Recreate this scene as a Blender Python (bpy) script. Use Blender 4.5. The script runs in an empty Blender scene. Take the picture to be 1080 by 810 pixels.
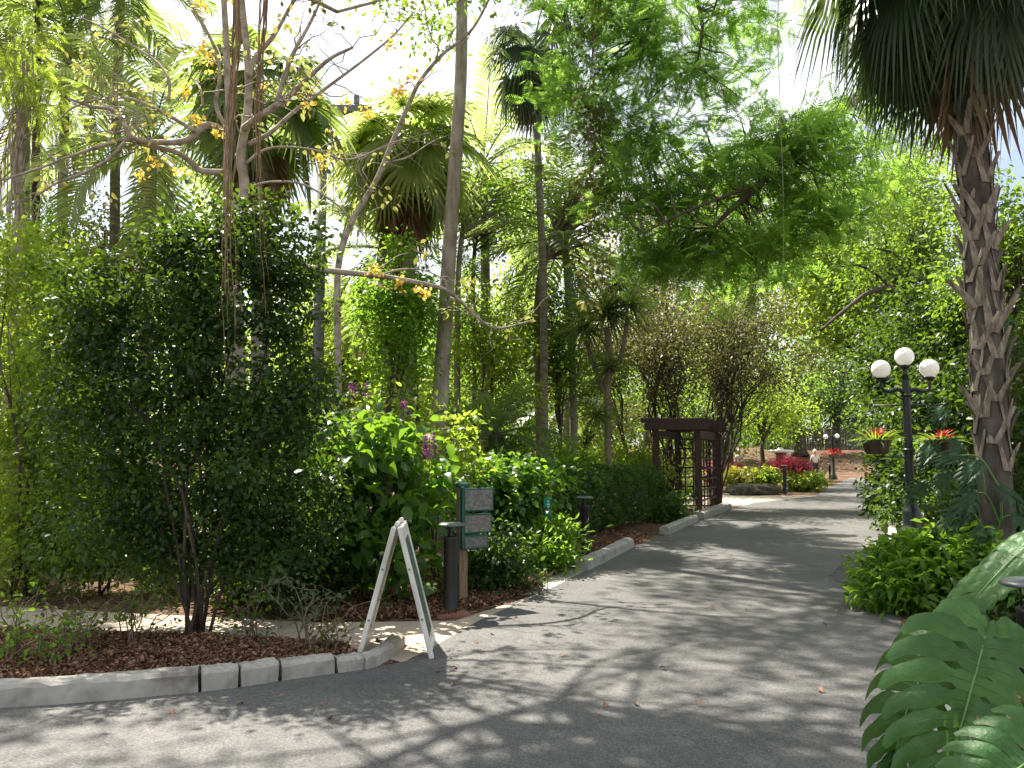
import bpy, math, random
import numpy as np
from mathutils import Vector, Matrix

C = bpy.context.scene.collection
PI = math.pi
RS = np.random.RandomState
F_PX, CAM_H, PITCH = 820.0, 1.6, math.radians(5.09)
cp, sp = math.cos(PITCH), math.sin(PITCH)

def at(px, py, Y):
    """point at depth Y (metres ahead of the camera) seen at pixel px,py of the 1080x810 photo"""
    x = (px - 540) / F_PX; v = -(py - 405) / F_PX
    dy = cp - v * sp; dz = sp + v * cp
    t = Y / dy
    return np.array([x * t, Y, CAM_H + dz * t])

def on_ground(px, py, z=0.0):
    x = (px - 540) / F_PX; v = -(py - 405) / F_PX
    dy = cp - v * sp; dz = sp + v * cp
    t = (z - CAM_H) / dz
    return np.array([x * t, dy * t, z])

def gz(y):
    t = np.clip((np.asarray(y, float) - 52) / 30, 0, 1)
    return 2.4 * t * t * (3 - 2 * t)

# ------------------------------------------------------------------ meshes
class MB:
    """collects vertices / faces / material slots / a per-face random value and links them as one mesh object"""
    def __init__(s):
        s.v = []; s.q = []; s.t = []; s.qm = []; s.tm = []; s.qr = []; s.tr = []; s.n = 0
    def add(s, V, Q=None, T=None, m=0, r=0.5):
        V = np.asarray(V, float).reshape(-1, 3)
        for F, FL, ML, RL, k in ((Q, s.q, s.qm, s.qr, 4), (T, s.t, s.tm, s.tr, 3)):
            if F is None: continue
            F = np.asarray(F, int).reshape(-1, k)
            if len(F) == 0: continue
            FL.append(F + s.n); ML.append(np.full(len(F), m) if np.isscalar(m) else np.asarray(m))
            RL.append(np.full(len(F), r, float) if np.isscalar(r) else np.asarray(r, float))
        s.v.append(V); s.n += len(V)
        return s
    def mesh(s, name, mats, smooth=True, off=(0, 0, 0)):
        me = bpy.data.meshes.new(name)
        V = np.concatenate(s.v) - np.asarray(off, float)
        Q = np.concatenate(s.q) if s.q else np.zeros((0, 4), int)
        T = np.concatenate(s.t) if s.t else np.zeros((0, 3), int)
        nq, nt = len(Q), len(T)
        me.vertices.add(len(V)); me.vertices.foreach_set('co', V.astype(np.float32).ravel())
        me.loops.add(nq * 4 + nt * 3)
        me.loops.foreach_set('vertex_index', np.concatenate([Q.ravel(), T.ravel()]).astype(np.int32))
        me.polygons.add(nq + nt)
        st = np.concatenate([np.arange(nq) * 4, nq * 4 + np.arange(nt) * 3]).astype(np.int32)
        me.polygons.foreach_set('loop_start', st)
        me.polygons.foreach_set('loop_total', np.concatenate([np.full(nq, 4), np.full(nt, 3)]).astype(np.int32))
        me.polygons.foreach_set('material_index', np.concatenate(s.qm + s.tm).astype(np.int32))
        me.polygons.foreach_set('use_smooth', np.full(nq + nt, smooth))
        me.update(calc_edges=True)
        a = me.attributes.new('rnd', 'FLOAT', 'FACE')
        a.data.foreach_set('value', np.concatenate(s.qr + s.tr).astype(np.float32))
        for m in (mats if isinstance(mats, (list, tuple)) else [mats]): me.materials.append(m)
        return me
    def build(s, name, mats, parent=None, smooth=True, off=None):
        if off is None: off = parent['_o'] if parent is not None and '_o' in parent else (0, 0, 0)
        o = bpy.data.objects.new(name, s.mesh(name, mats, smooth, off)); C.objects.link(o)
        if parent is not None: o.parent = parent; o['_o'] = list(off)
        return o

def thing(name, label, cat, loc=(0, 0, 0), group=None):
    o = bpy.data.objects.new(name, None); C.objects.link(o)
    o.location = loc; o['label'] = label; o['category'] = cat; o['_o'] = [float(a) for a in loc]
    o.empty_display_size = 0.2
    if group: o['group'] = group
    return o

def tag(o, label, cat, group=None):
    o['label'] = label; o['category'] = cat
    if group: o['group'] = group
    return o

def origin_to(o, loc):
    """moves a top-level mesh's origin to its base"""
    o.data.transform(Matrix.Translation(-Vector(loc))); o.location = loc
    return o

def struct(o, kind='structure'):
    o['kind'] = kind
    return o

def copy_tree(o, parent=None):
    c = o.copy(); C.objects.link(c)
    if parent is not None: c.parent = parent
    for ch in list(o.children): copy_tree(ch, c)
    return c

# ------------------------------------------------------------------ shapes
def norm(a):
    return a / np.maximum(np.linalg.norm(a, axis=-1, keepdims=True), 1e-9)

def tube(mb, pts, rad, n=8, m=0, cap=True, r=0.5):
    P = np.asarray(pts, float); k = len(P)
    R = np.full(k, rad, float) if np.isscalar(rad) else np.asarray(rad, float)
    T = np.gradient(P, axis=0); T = norm(T)
    up = np.array([0, 0, 1.0]) if abs(T[0][2]) < .9 else np.array([1.0, 0, 0])
    a = norm(np.cross(up, T[0]))
    A = []
    for i in range(k):
        a = a - T[i] * np.dot(a, T[i]); a = a / max(np.linalg.norm(a), 1e-9); A.append(a)
    A = np.array(A); B = np.cross(T, A)
    th = np.linspace(0, 2 * PI, n, endpoint=False)
    V = P[:, None] + R[:, None, None] * (np.cos(th)[None, :, None] * A[:, None] + np.sin(th)[None, :, None] * B[:, None])
    V = V.reshape(-1, 3)
    i = np.arange(k - 1)[:, None] * n; j = np.arange(n)[None]; j2 = (j + 1) % n
    Q = np.stack([i + j, i + j2, i + n + j2, i + n + j], -1).reshape(-1, 4)
    Tt = None
    if cap:
        V = np.concatenate([V, P[:1], P[-1:]])
        jj = np.arange(n); j3 = (jj + 1) % n
        Tt = np.concatenate([np.stack([np.full(n, k * n), j3, jj], -1), np.stack([np.full(n, k * n + 1), (k - 1) * n + jj, (k - 1) * n + j3], -1)])
    mb.add(V, Q, Tt, m, r)

def lathe(mb, prof, n=24, c=(0, 0, 0), m=0):
    prof = np.asarray(prof, float); k = len(prof)
    th = np.linspace(0, 2 * PI, n, endpoint=False)
    V = np.stack([prof[:, None, 0] * np.cos(th), prof[:, None, 0] * np.sin(th), np.repeat(prof[:, 1:2], n, 1)], -1).reshape(-1, 3) + np.asarray(c)
    i = np.arange(k - 1)[:, None] * n; j = np.arange(n)[None]; j2 = (j + 1) % n
    Q = np.stack([i + j, i + j2, i + n + j2, i + n + j], -1).reshape(-1, 4)
    mb.add(V, Q, None, m)

def box(mb, c, size, rot=None, m=0, bev=0.0):
    """box with chamfered edges when bev > 0; rot = 3x3"""
    hx, hy, hz = np.asarray(size, float) / 2
    if bev <= 0:
        V = np.array([[x, y, z] for x in (-hx, hx) for y in (-hy, hy) for z in (-hz, hz)])
        Q = [[0, 1, 3, 2], [4, 6, 7, 5], [0, 4, 5, 1], [2, 3, 7, 6], [0, 2, 6, 4], [1, 5, 7, 3]]
        T = None
    else:
        b = min(bev, hx * .49, hy * .49, hz * .49)
        V = []; idx = {}
        for sx in (-1, 1):
            for sy in (-1, 1):
                for sz in (-1, 1):
                    for ax in range(3):
                        p = [sx * (hx - b), sy * (hy - b), sz * (hz - b)]
                        p[ax] = (sx * hx, sy * hy, sz * hz)[ax]
                        idx[(sx, sy, sz, ax)] = len(V); V.append(p)
        V = np.array(V); Q = []; T = []
        S = (-1, 1)
        for s in S:
            Q.append([idx[(s, a, b2, 0)] for a, b2 in ((-1, -1), (1, -1), (1, 1), (-1, 1))][::s])
            Q.append([idx[(a, s, b2, 1)] for a, b2 in ((-1, -1), (-1, 1), (1, 1), (1, -1))][::s])
            Q.append([idx[(a, b2, s, 2)] for a, b2 in ((-1, -1), (1, -1), (1, 1), (-1, 1))][::s])
        for a in S:
            for b2 in S:
                Q.append([idx[(-1, a, b2, 1)], idx[(1, a, b2, 1)], idx[(1, a, b2, 2)], idx[(-1, a, b2, 2)]][::a * b2])
                Q.append([idx[(a, -1, b2, 0)], idx[(a, -1, b2, 2)], idx[(a, 1, b2, 2)], idx[(a, 1, b2, 0)]][::a * b2])
                Q.append([idx[(a, b2, -1, 0)], idx[(a, b2, 1, 0)], idx[(a, b2, 1, 1)], idx[(a, b2, -1, 1)]][::a * b2])
        for a in S:
            for b2 in S:
                for c2 in S:
                    T.append([idx[(a, b2, c2, 0)], idx[(a, b2, c2, 1)], idx[(a, b2, c2, 2)]][::a * b2 * c2])
    if rot is not None: V = V @ np.asarray(rot).T
    mb.add(V + np.asarray(c, float), Q, T, m)

def rotz(a):
    c, s = math.cos(a), math.sin(a)
    return np.array([[c, -s, 0], [s, c, 0], [0, 0, 1.0]])

def bar(mb, a, b, w, h, m=0, bev=0.0, up=(0, 0, 1)):
    """square-section bar from a to b"""
    a = np.asarray(a, float); b = np.asarray(b, float)
    d = b - a; L = np.linalg.norm(d); d /= L
    u = np.asarray(up, float)
    if abs(d @ u) > .95: u = np.array([1.0, 0, 0])
    x = norm(np.cross(d, u)); z = np.cross(x, d)
    box(mb, (a + b) / 2, (w, L, h), np.stack([x, d, z], 1), m, bev)

def frames(d, nrm):
    y = norm(d); x = norm(np.cross(y, nrm)); z = np.cross(x, y)
    return np.stack([x, y, z], -1)

def scatter(mb, tmpl, pos, R, s, rnd, m=0):
    V, Q, T = tmpl
    pos = np.asarray(pos, float)
    if pos.ndim == 1: pos = np.repeat(pos[None], len(R), 0)
    N = len(pos); k = len(V)
    s = np.asarray(s, float)
    if s.ndim == 1: s = s[:, None]
    W = (V[None] * s[:, None, :]) if s.shape[1] == 3 else V[None] * s[:, :, None]
    W = np.einsum('nij,nkj->nki', R, W) + pos[:, None]
    o = (np.arange(N) * k)[:, None, None]
    mb.add(W.reshape(-1, 3),
           (Q[None] + o).reshape(-1, 4) if Q is not None else None,
           None, m, np.repeat(rnd, len(Q)) if Q is not None else .5)
    if T is not None:
        n0 = mb.n - N * k
        mb.t.append((T[None] + o).reshape(-1, 3) + n0); mb.tm.append(np.full(N * len(T), m)); mb.tr.append(np.repeat(rnd, len(T)))

# leaf templates: unit length along y, normal z
def t_diamond(w=.28, h=.06):
    V = np.array([[0, 0, 0], [-w, .42, h], [0, 1, -.1], [w, .42, h]], float)
    return V, None, np.array([[0, 2, 1], [0, 3, 2]])
def t_leaf(w=.3, h=.08, droop=.18):
    V = np.array([[0, 0, 0], [0, .5, 0], [0, 1, -droop], [-w * .85, .25, h], [-w * .85, .62, h * .6], [w * .85, .25, h], [w * .85, .62, h * .6]], float)
    return V, np.array([[0, 1, 4, 3], [0, 5, 6, 1]]), np.array([[1, 2, 4], [1, 6, 2]])
def t_spray(n=9, pl=.3, w=.045):
    """feathery twice-cut frond: n pairs of pinnae"""
    V = []; T = []; Q = []
    for i in range(n):
        y = .12 + .85 * i / (n - 1); L = pl * math.sin(PI * (.18 + .74 * i / (n - 1))) ** .7
        z = -.12 * y * y
        for s in (-1, 1):
            b = len(V)
            V += [[0, y - w * .6, z], [s * L * .5, y + .05 - w, z + .015], [s * L, y + .1, z - .05], [s * L * .5, y + .05 + w, z + .015]]
            Q.append([b, b + 1, b + 2, b + 3] if s > 0 else [b, b + 3, b + 2, b + 1])
    b = len(V); V += [[-.008, 0, 0], [.008, 0, 0], [.006, 1, -.12], [-.006, 1, -.12]]; Q.append([b, b + 1, b + 2, b + 3])
    return np.array(V, float), np.array(Q), None
def t_sprig(n=7, w=.2, seed=0):
    """a twig tip with n leaves"""
    r = RS(seed); V = []; Q = []; T = []
    lv, lq, lt = t_leaf(w)
    for i in range(n):
        f = i / (n - 1); a = i * 2.4
        d = np.array([math.cos(a) * (.95 - .6 * f), .35 + .6 * f, math.sin(a) * (.95 - .6 * f)])
        R = frames(d[None], np.array([[0, -.3, 1.0]]) + r.normal(size=(1, 3)) * .3)[0]
        W = lv * (.62 - .15 * f) @ R.T + np.array([0, .5 * f, 0])
        b = len(V); V += W.tolist(); Q += (lq + b).tolist(); T += (lt + b).tolist()
    return np.array(V), np.array(Q), np.array(T)
def t_strap(w=.05, k=5, droop=.5):
    V = []; Q = []
    for i in range(k):
        f = i / (k - 1); ww = w * (1 - .93 * f ** 1.6)
        V += [[-ww, f, -droop * f * f + .02], [0, f, -droop * f * f], [ww, f, -droop * f * f + .02]]
    for i in range(k - 1):
        b = i * 3; Q += [[b, b + 1, b + 4, b + 3], [b + 1, b + 2, b + 5, b + 4]]
    return np.array(V, float), np.array(Q), None

def foliage(mb, rng, centers, nper, cr, L, tmpl, flat=.6, up=.7, droop=.25, outc=None, spread=.6, m=0, sv=.5):
    N = len(centers); M = N * nper
    off = rng.normal(size=(M, 3)) * np.array([1, 1, flat]) * cr * (np.repeat(rng.uniform(.6, 1.3, N), nper))[:, None]
    pos = np.repeat(centers, nper, 0) + off
    d = norm(off) + rng.normal(size=(M, 3)) * spread
    if outc is not None: d += .6 * norm(pos - outc)
    d[:, 2] -= droop
    nr = rng.normal(size=(M, 3)) * .55; nr[:, 2] += up
    R = frames(d, nr)
    s = L * (1 - sv / 2 + sv * rng.rand(M))
    rnd = np.clip(.7 * np.repeat(rng.rand(N), nper) + .3 * rng.rand(M), 0, 1)
    scatter(mb, tmpl, pos, R, s, rnd, m)

def ell_points(rng, c, r, n, shell=.55, gap=0.0, freq=2.2):
    """n clump centres in an ellipsoid, mostly near its skin, with irregular bites taken out"""
    out = []
    ph = rng.uniform(0, 6, 3); tries = 0
    while len(out) < n:
        tries += 1
        if tries > 12: gap = 0
        d = norm(rng.normal(size=(n * 2, 3)))
        rad = shell + (1 - shell) * rng.rand(n * 2) ** .6
        # uneven outline
        rad *= 1 + .22 * np.sin(d[:, 0] * 4 + ph[0]) * np.sin(d[:, 1] * 5 + ph[1]) + .14 * np.sin(d[:, 2] * 7 + ph[2] + d[:, 0] * 6)
        p = d * rad[:, None]
        if gap > 0:
            q = p * np.asarray(r)
            k = np.sin(q[:, 0] * freq + ph[0]) + np.sin(q[:, 1] * freq * 1.1 + ph[1]) + np.sin(q[:, 2] * freq * .9 + ph[2])
            p = p[k > -1.5 + 1.9 * gap]
        out += list(p)
    return np.array(out[:n]) * np.asarray(r) + np.asarray(c)

def curve(a, b, rng, k=6, wob=.12, sag=0.0):
    a = np.asarray(a, float); b = np.asarray(b, float)
    t = np.linspace(0, 1, k)[:, None]
    L = np.linalg.norm(b - a)
    w = rng.normal(size=(k, 3)) * wob * L / k ** .5 * .6
    w = np.cumsum(w, 0); w -= w[0] + (w[-1] - w[0]) * t
    P = a + (b - a) * t + w
    P[:, 2] += sag * L * np.sin(PI * t[:, 0])
    return P

def spline(pts, per=5):
    """Catmull-Rom through control points"""
    P = np.asarray(pts, float); P = np.concatenate([2 * P[:1] - P[1:2], P, 2 * P[-1:] - P[-2:-1]])
    out = []
    for i in range(1, len(P) - 2):
        t = np.linspace(0, 1, per, endpoint=False)[:, None]
        a, b, c, d = P[i - 1], P[i], P[i + 1], P[i + 2]
        out.append(.5 * (2 * b + (c - a) * t + (2 * a - 5 * b + 4 * c - d) * t ** 2 + (3 * b - a - 3 * c + d) * t ** 3))
    out.append(P[-2:-1])
    return np.concatenate(out)

# ------------------------------------------------------------------ materials
def mat(name):
    m = bpy.data.materials.new(name); m.use_nodes = True
    nt = m.node_tree; nt.nodes.clear()
    return m, nt, nt.nodes.new('ShaderNodeOutputMaterial')
def nd(nt, typ, **kw):
    n = nt.nodes.new('ShaderNode' + typ)
    for k, v in kw.items():
        if k.startswith('i_'): n.inputs[k[2:].replace('_', ' ')].default_value = v
        else: setattr(n, k, v)
    return n
def ramp(nt, fac, stops):
    r = nt.nodes.new('ShaderNodeValToRGB')
    e = r.color_ramp.elements
    while len(e) < len(stops): e.new(.5)
    for i, (p, c) in enumerate(stops):
        e[i].position = p; e[i].color = (*c, 1)
    nt.links.new(fac, r.inputs[0])
    return r.outputs[0]

def leaf_mat(name, stops, tr, tfac=.45, rough=.45, spec=.35):
    """leaf: reflects off its face and lets a warmer green light through"""
    m, nt, out = mat(name); L = nt.links.new
    at_ = nd(nt, 'Attribute', attribute_name='rnd')
    col = ramp(nt, at_.outputs['Fac'], [(i / (len(stops) - 1), c) for i, c in enumerate(stops)])
    p = nd(nt, 'BsdfPrincipled', i_Roughness=rough); p.inputs['Specular IOR Level'].default_value = spec
    L(col, p.inputs['Base Color'])
    t = nd(nt, 'BsdfTranslucent')
    mx = nd(nt, 'Mix', data_type='RGBA', blend_type='MULTIPLY'); mx.inputs[0].default_value = .0
    tc = ramp(nt, at_.outputs['Fac'], [(0, tuple(x * .7 for x in tr)), (1, tuple(min(1, x * 1.25) for x in tr))])
    L(tc, t.inputs['Color'])
    ms = nd(nt, 'MixShader'); ms.inputs[0].default_value = tfac
    L(p.outputs[0], ms.inputs[1]); L(t.outputs[0], ms.inputs[2]); L(ms.outputs[0], out.inputs[0])
    return m

def rough_mat(name, stops, scale=8, rough=.8, bump=.3, bscale=None, stretch=(1, 1, 1), spec=.3, detail=6, dist=0.02, metal=0.0):
    m, nt, out = mat(name); L = nt.links.new
    tc = nd(nt, 'TexCoord'); mp = nd(nt, 'Mapping'); mp.inputs['Scale'].default_value = stretch
    L(tc.outputs['Object'], mp.inputs[0])
    n = nd(nt, 'TexNoise'); n.inputs['Scale'].default_value = scale; n.inputs['Detail'].default_value = detail
    L(mp.outputs[0], n.inputs['Vector'])
    col = ramp(nt, n.outputs['Fac'], [(.28 + .44 * i / max(1, len(stops) - 1), c) for i, c in enumerate(stops)])
    p = nd(nt, 'BsdfPrincipled', i_Roughness=rough); p.inputs['Specular IOR Level'].default_value = spec
    p.inputs['Metallic'].default_value = metal
    L(col, p.inputs['Base Color'])
    if bump:
        n2 = nd(nt, 'TexNoise'); n2.inputs['Scale'].default_value = bscale or scale * 3; n2.inputs['Detail'].default_value = 8
        L(mp.outputs[0], n2.inputs['Vector'])
        b = nd(nt, 'Bump', i_Strength=bump, i_Distance=dist); L(n2.outputs['Fac'], b.inputs['Height']); L(b.outputs[0], p.inputs['Normal'])
    L(p.outputs[0], out.inputs[0])
    return m
# ================================================================== materials
M = {}
M['bark_pale'] = rough_mat('bark_pale', [(.16, .13, .10), (.30, .26, .21), (.42, .38, .32)], 6, .9, .5, 30, (1, 1, .35))
M['bark_dark'] = rough_mat('bark_dark', [(.035, .026, .02), (.075, .058, .045), (.12, .10, .08)], 7, .9, .6, 30, (1, 1, .3))
M['bark_brown'] = rough_mat('bark_brown', [(.09, .065, .045), (.17, .13, .095), (.25, .2, .15)], 7, .9, .6, 30, (1, 1, .3))
M['bark_palm'] = rough_mat('bark_palm', [(.11, .095, .08), (.2, .18, .15), (.29, .265, .23)], 9, .9, .5, 26, (.5, .5, 2.5))
M['bark_grey'] = rough_mat('bark_grey', [(.035, .03, .024), (.075, .066, .055), (.13, .115, .095)], 8, .9, .7, 30, (1, 1, .35))
M['boot'] = rough_mat('boot', [(.09, .075, .055), (.20, .17, .13), (.34, .30, .24)], 11, .85, .6, 60, (3, 3, .6))
M['twig'] = rough_mat('twig', [(.15, .125, .095), (.32, .275, .22), (.44, .39, .32)], 9, .9, .2)
M['root'] = rough_mat('root', [(.17, .11, .06), (.30, .21, .12)], 25, .9, .3, 60, (1, 1, .3))
M['concrete'] = rough_mat('concrete', [(.15, .14, .12), (.30, .285, .255), (.37, .355, .315), (.24, .225, .195)], 4.5, .9, .35, 90, dist=.006)
M['tan'] = rough_mat('tan', [(.36, .30, .235), (.47, .40, .32)], 2.2, .9, .25, 120, dist=.004)
M['black'] = rough_mat('black', [(.006, .007, .007), (.014, .016, .016)], 4, .42, .08, 60, spec=.5)
M['black_green'] = rough_mat('black_green', [(.006, .011, .010), (.016, .025, .023)], 5, .38, .1, 60, spec=.5)
M['cap'] = rough_mat('cap', [(.05, .06, .065), (.11, .125, .13)], 9, .35, .05, spec=.6)
M['white_plastic'] = rough_mat('white_plastic', [(.40, .39, .34), (.62, .61, .56), (.72, .71, .66)], 7, .5, .08, 70, (1, 1, .4))
M['inner_plastic'] = rough_mat('inner_plastic', [(.26, .24, .205), (.44, .42, .375), (.56, .545, .5)], 6, .65, .2, 40, (1, 1, .5))
M['brown_paint'] = rough_mat('brown_paint', [(.024, .012, .009), (.055, .027, .018)], 8, .6, .3, 30, (4, 4, .5))
M['green_paint'] = rough_mat('green_paint', [(.010, .060, .046), (.018, .095, .072)], 6, .5, .1)
M['teal_paint'] = rough_mat('teal_paint', [(.02, .23, .18), (.03, .30, .24)], 6, .5, .1)
M['post_wood'] = rough_mat('post_wood', [(.12, .085, .05), (.24, .18, .115)], 8, .85, .4, 30, (4, 4, .4))
M['grey_metal'] = rough_mat('grey_metal', [(.16, .17, .175), (.25, .26, .265)], 4, .6, .1)
M['red_petal'] = leaf_mat('red_petal', [(.38, .012, .014), (.55, .03, .03), (.42, .02, .04)], (.5, .03, .03), .3)
M['yellow_petal'] = leaf_mat('yellow_petal', [(.78, .50, .05), (.86, .62, .10), (.8, .55, .12)], (.9, .68, .12), .4)
M['purple_petal'] = leaf_mat('purple_petal', [(.24, .035, .20), (.42, .10, .36), (.50, .20, .42)], (.45, .1, .4), .3)
M['pink_petal'] = leaf_mat('pink_petal', [(.5, .12, .16), (.6, .25, .28)], (.6, .2, .25), .3)
M['moss_rock'] = rough_mat('moss_rock', [(.035, .032, .022), (.075, .068, .045), (.14, .125, .10)], 6, .9, .8, 14, dist=.04)
M['skin'] = rough_mat('skin', [(.42, .27, .2), (.5, .33, .25)], 5, .6, 0)
M['white_cloth'] = rough_mat('white_cloth', [(.70, .70, .69), (.8, .8, .79)], 12, .85, .15)
M['grey_cloth'] = rough_mat('grey_cloth', [(.2, .22, .19), (.42, .42, .38), (.55, .54, .5)], 22, .85, .1)
M['dark_cloth'] = rough_mat('dark_cloth', [(.05, .03, .03), (.09, .055, .05)], 12, .85, .1)
M['red_cloth'] = rough_mat('red_cloth', [(.22, .04, .04), (.32, .07, .06)], 12, .85, .1)
M['white_paint'] = rough_mat('white_paint', [(.66, .65, .62), (.78, .77, .75)], 4, .6, .05)
M['brick'] = rough_mat('brick', [(.16, .075, .05), (.26, .13, .09)], 14, .85, .3)
M['fence_wood'] = rough_mat('fence_wood', [(.07, .066, .06), (.15, .14, .125)], 5, .9, .3, 20, (5, 5, .4))

def lf(n, a, b, c, tr, f=.45, rough=.45, spec=.35):
    M[n] = leaf_mat(n, [a, b, c], tr, f, rough, spec)
lf('dark_leaf', (.010, .026, .008), (.020, .050, .014), (.065, .118, .022), (.17, .29, .02), .32, .42, .28)  # palest tone paints highlights in as light specks among the leaves
lf('mid_leaf', (.02, .05, .012), (.04, .09, .018), (.08, .135, .025), (.30, .46, .04), .46)
lf('bright_leaf', (.035, .085, .012), (.06, .13, .016), (.10, .18, .022), (.36, .62, .05), .54)
lf('lime_leaf', (.07, .12, .012), (.11, .17, .018), (.16, .21, .03), (.48, .64, .06), .52)
lf('olive_leaf', (.045, .055, .018), (.075, .08, .028), (.12, .11, .04), (.38, .38, .09), .44)
lf('dry_leaf', (.045, .052, .018), (.075, .075, .028), (.13, .10, .045), (.24, .24, .06), .38)
lf('blue_leaf', (.03, .06, .03), (.05, .09, .045), (.09, .13, .075), (.17, .27, .09), .35)
lf('fern_leaf', (.022, .055, .016), (.042, .09, .024), (.085, .15, .03), (.40, .68, .09), .56)
lf('palm_leaf', (.03, .06, .02), (.055, .10, .03), (.09, .135, .045), (.36, .48, .10), .45, .38, .5)
lf('palm_yellow', (.06, .09, .02), (.11, .14, .035), (.2, .21, .08), (.56, .68, .18), .5, .4, .5)
lf('sabal_leaf', (.016, .034, .016), (.030, .056, .024), (.055, .08, .035), (.14, .22, .05), .30, .38, .45)
lf('dead_leaf', (.10, .065, .035), (.19, .13, .075), (.30, .22, .14), (.25, .15, .07), .2, .8, .1)
lf('litter', (.06, .033, .02), (.17, .092, .055), (.36, .22, .14), (.2, .1, .05), .12, .8, .15)
lf('gloss_leaf', (.018, .05, .014), (.038, .10, .018), (.075, .15, .022), (.26, .48, .03), .44, .34, .42)
lf('philodendron_leaf', (.014, .045, .018), (.02, .06, .022), (.028, .075, .026), (.08, .20, .03), .3, .45, .3)
lf('yellow_leaf', (.14, .19, .03), (.34, .35, .05), (.46, .44, .08), (.6, .6, .06), .4)
lf('red_leaf', (.20, .015, .04), (.38, .045, .085), (.58, .20, .20), (.6, .08, .12), .42)
lf('hedge_leaf', (.016, .045, .010), (.035, .08, .014), (.06, .11, .02), (.16, .30, .025), .38)
lf('monstera_leaf', (.032, .09, .034), (.045, .12, .04), (.06, .155, .05), (.26, .50, .08), .34, .46, .3)
lf('monstera_dark', (.018, .055, .016), (.024, .066, .018), (.03, .075, .02), (.14, .30, .03), .36, .48, .3)
M['rib'] = rough_mat('rib', [(.10, .20, .06), (.13, .24, .08)], 6, .5, 0)

M['vein'] = rough_mat('vein', [(.06, .15, .05), (.075, .18, .06)], 6, .5, 0)
def worn_leaf(m, sc_):
    # broad leaf: blotches, dusty film and a few brown spots of its own
    nt = m.node_tree; L = nt.links.new; p = [n for n in nt.nodes if n.type == 'BSDF_PRINCIPLED'][0]
    src = p.inputs['Base Color'].links[0].from_socket
    tc = nd(nt, 'TexCoord'); n = nd(nt, 'TexNoise'); n.inputs['Scale'].default_value = sc_; n.inputs['Detail'].default_value = 7; n.inputs['Roughness'].default_value = .7
    L(tc.outputs['Object'], n.inputs['Vector'])
    f = ramp(nt, n.outputs['Fac'], [(.3, (.7, .75, .7)), (.5, (1, 1, 1)), (.62, (1.25, 1.2, 1.1)), (.72, (2.0, 1.5, 1.1))])
    mx = nd(nt, 'Mix', data_type='RGBA', blend_type='MULTIPLY'); mx.inputs[0].default_value = 1
    L(src, mx.inputs[6]); L(f, mx.inputs[7]); L(mx.outputs[2], p.inputs['Base Color'])
    n2 = nd(nt, 'TexNoise'); n2.inputs['Scale'].default_value = sc_ * 4; L(tc.outputs['Object'], n2.inputs['Vector'])
    b = nd(nt, 'Bump', i_Strength=.35, i_Distance=.01); L(n2.outputs['Fac'], b.inputs['Height']); L(b.outputs[0], p.inputs['Normal'])
for k_ in ('monstera_leaf', 'monstera_dark', 'philodendron_leaf'): worn_leaf(M[k_], 14)

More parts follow.
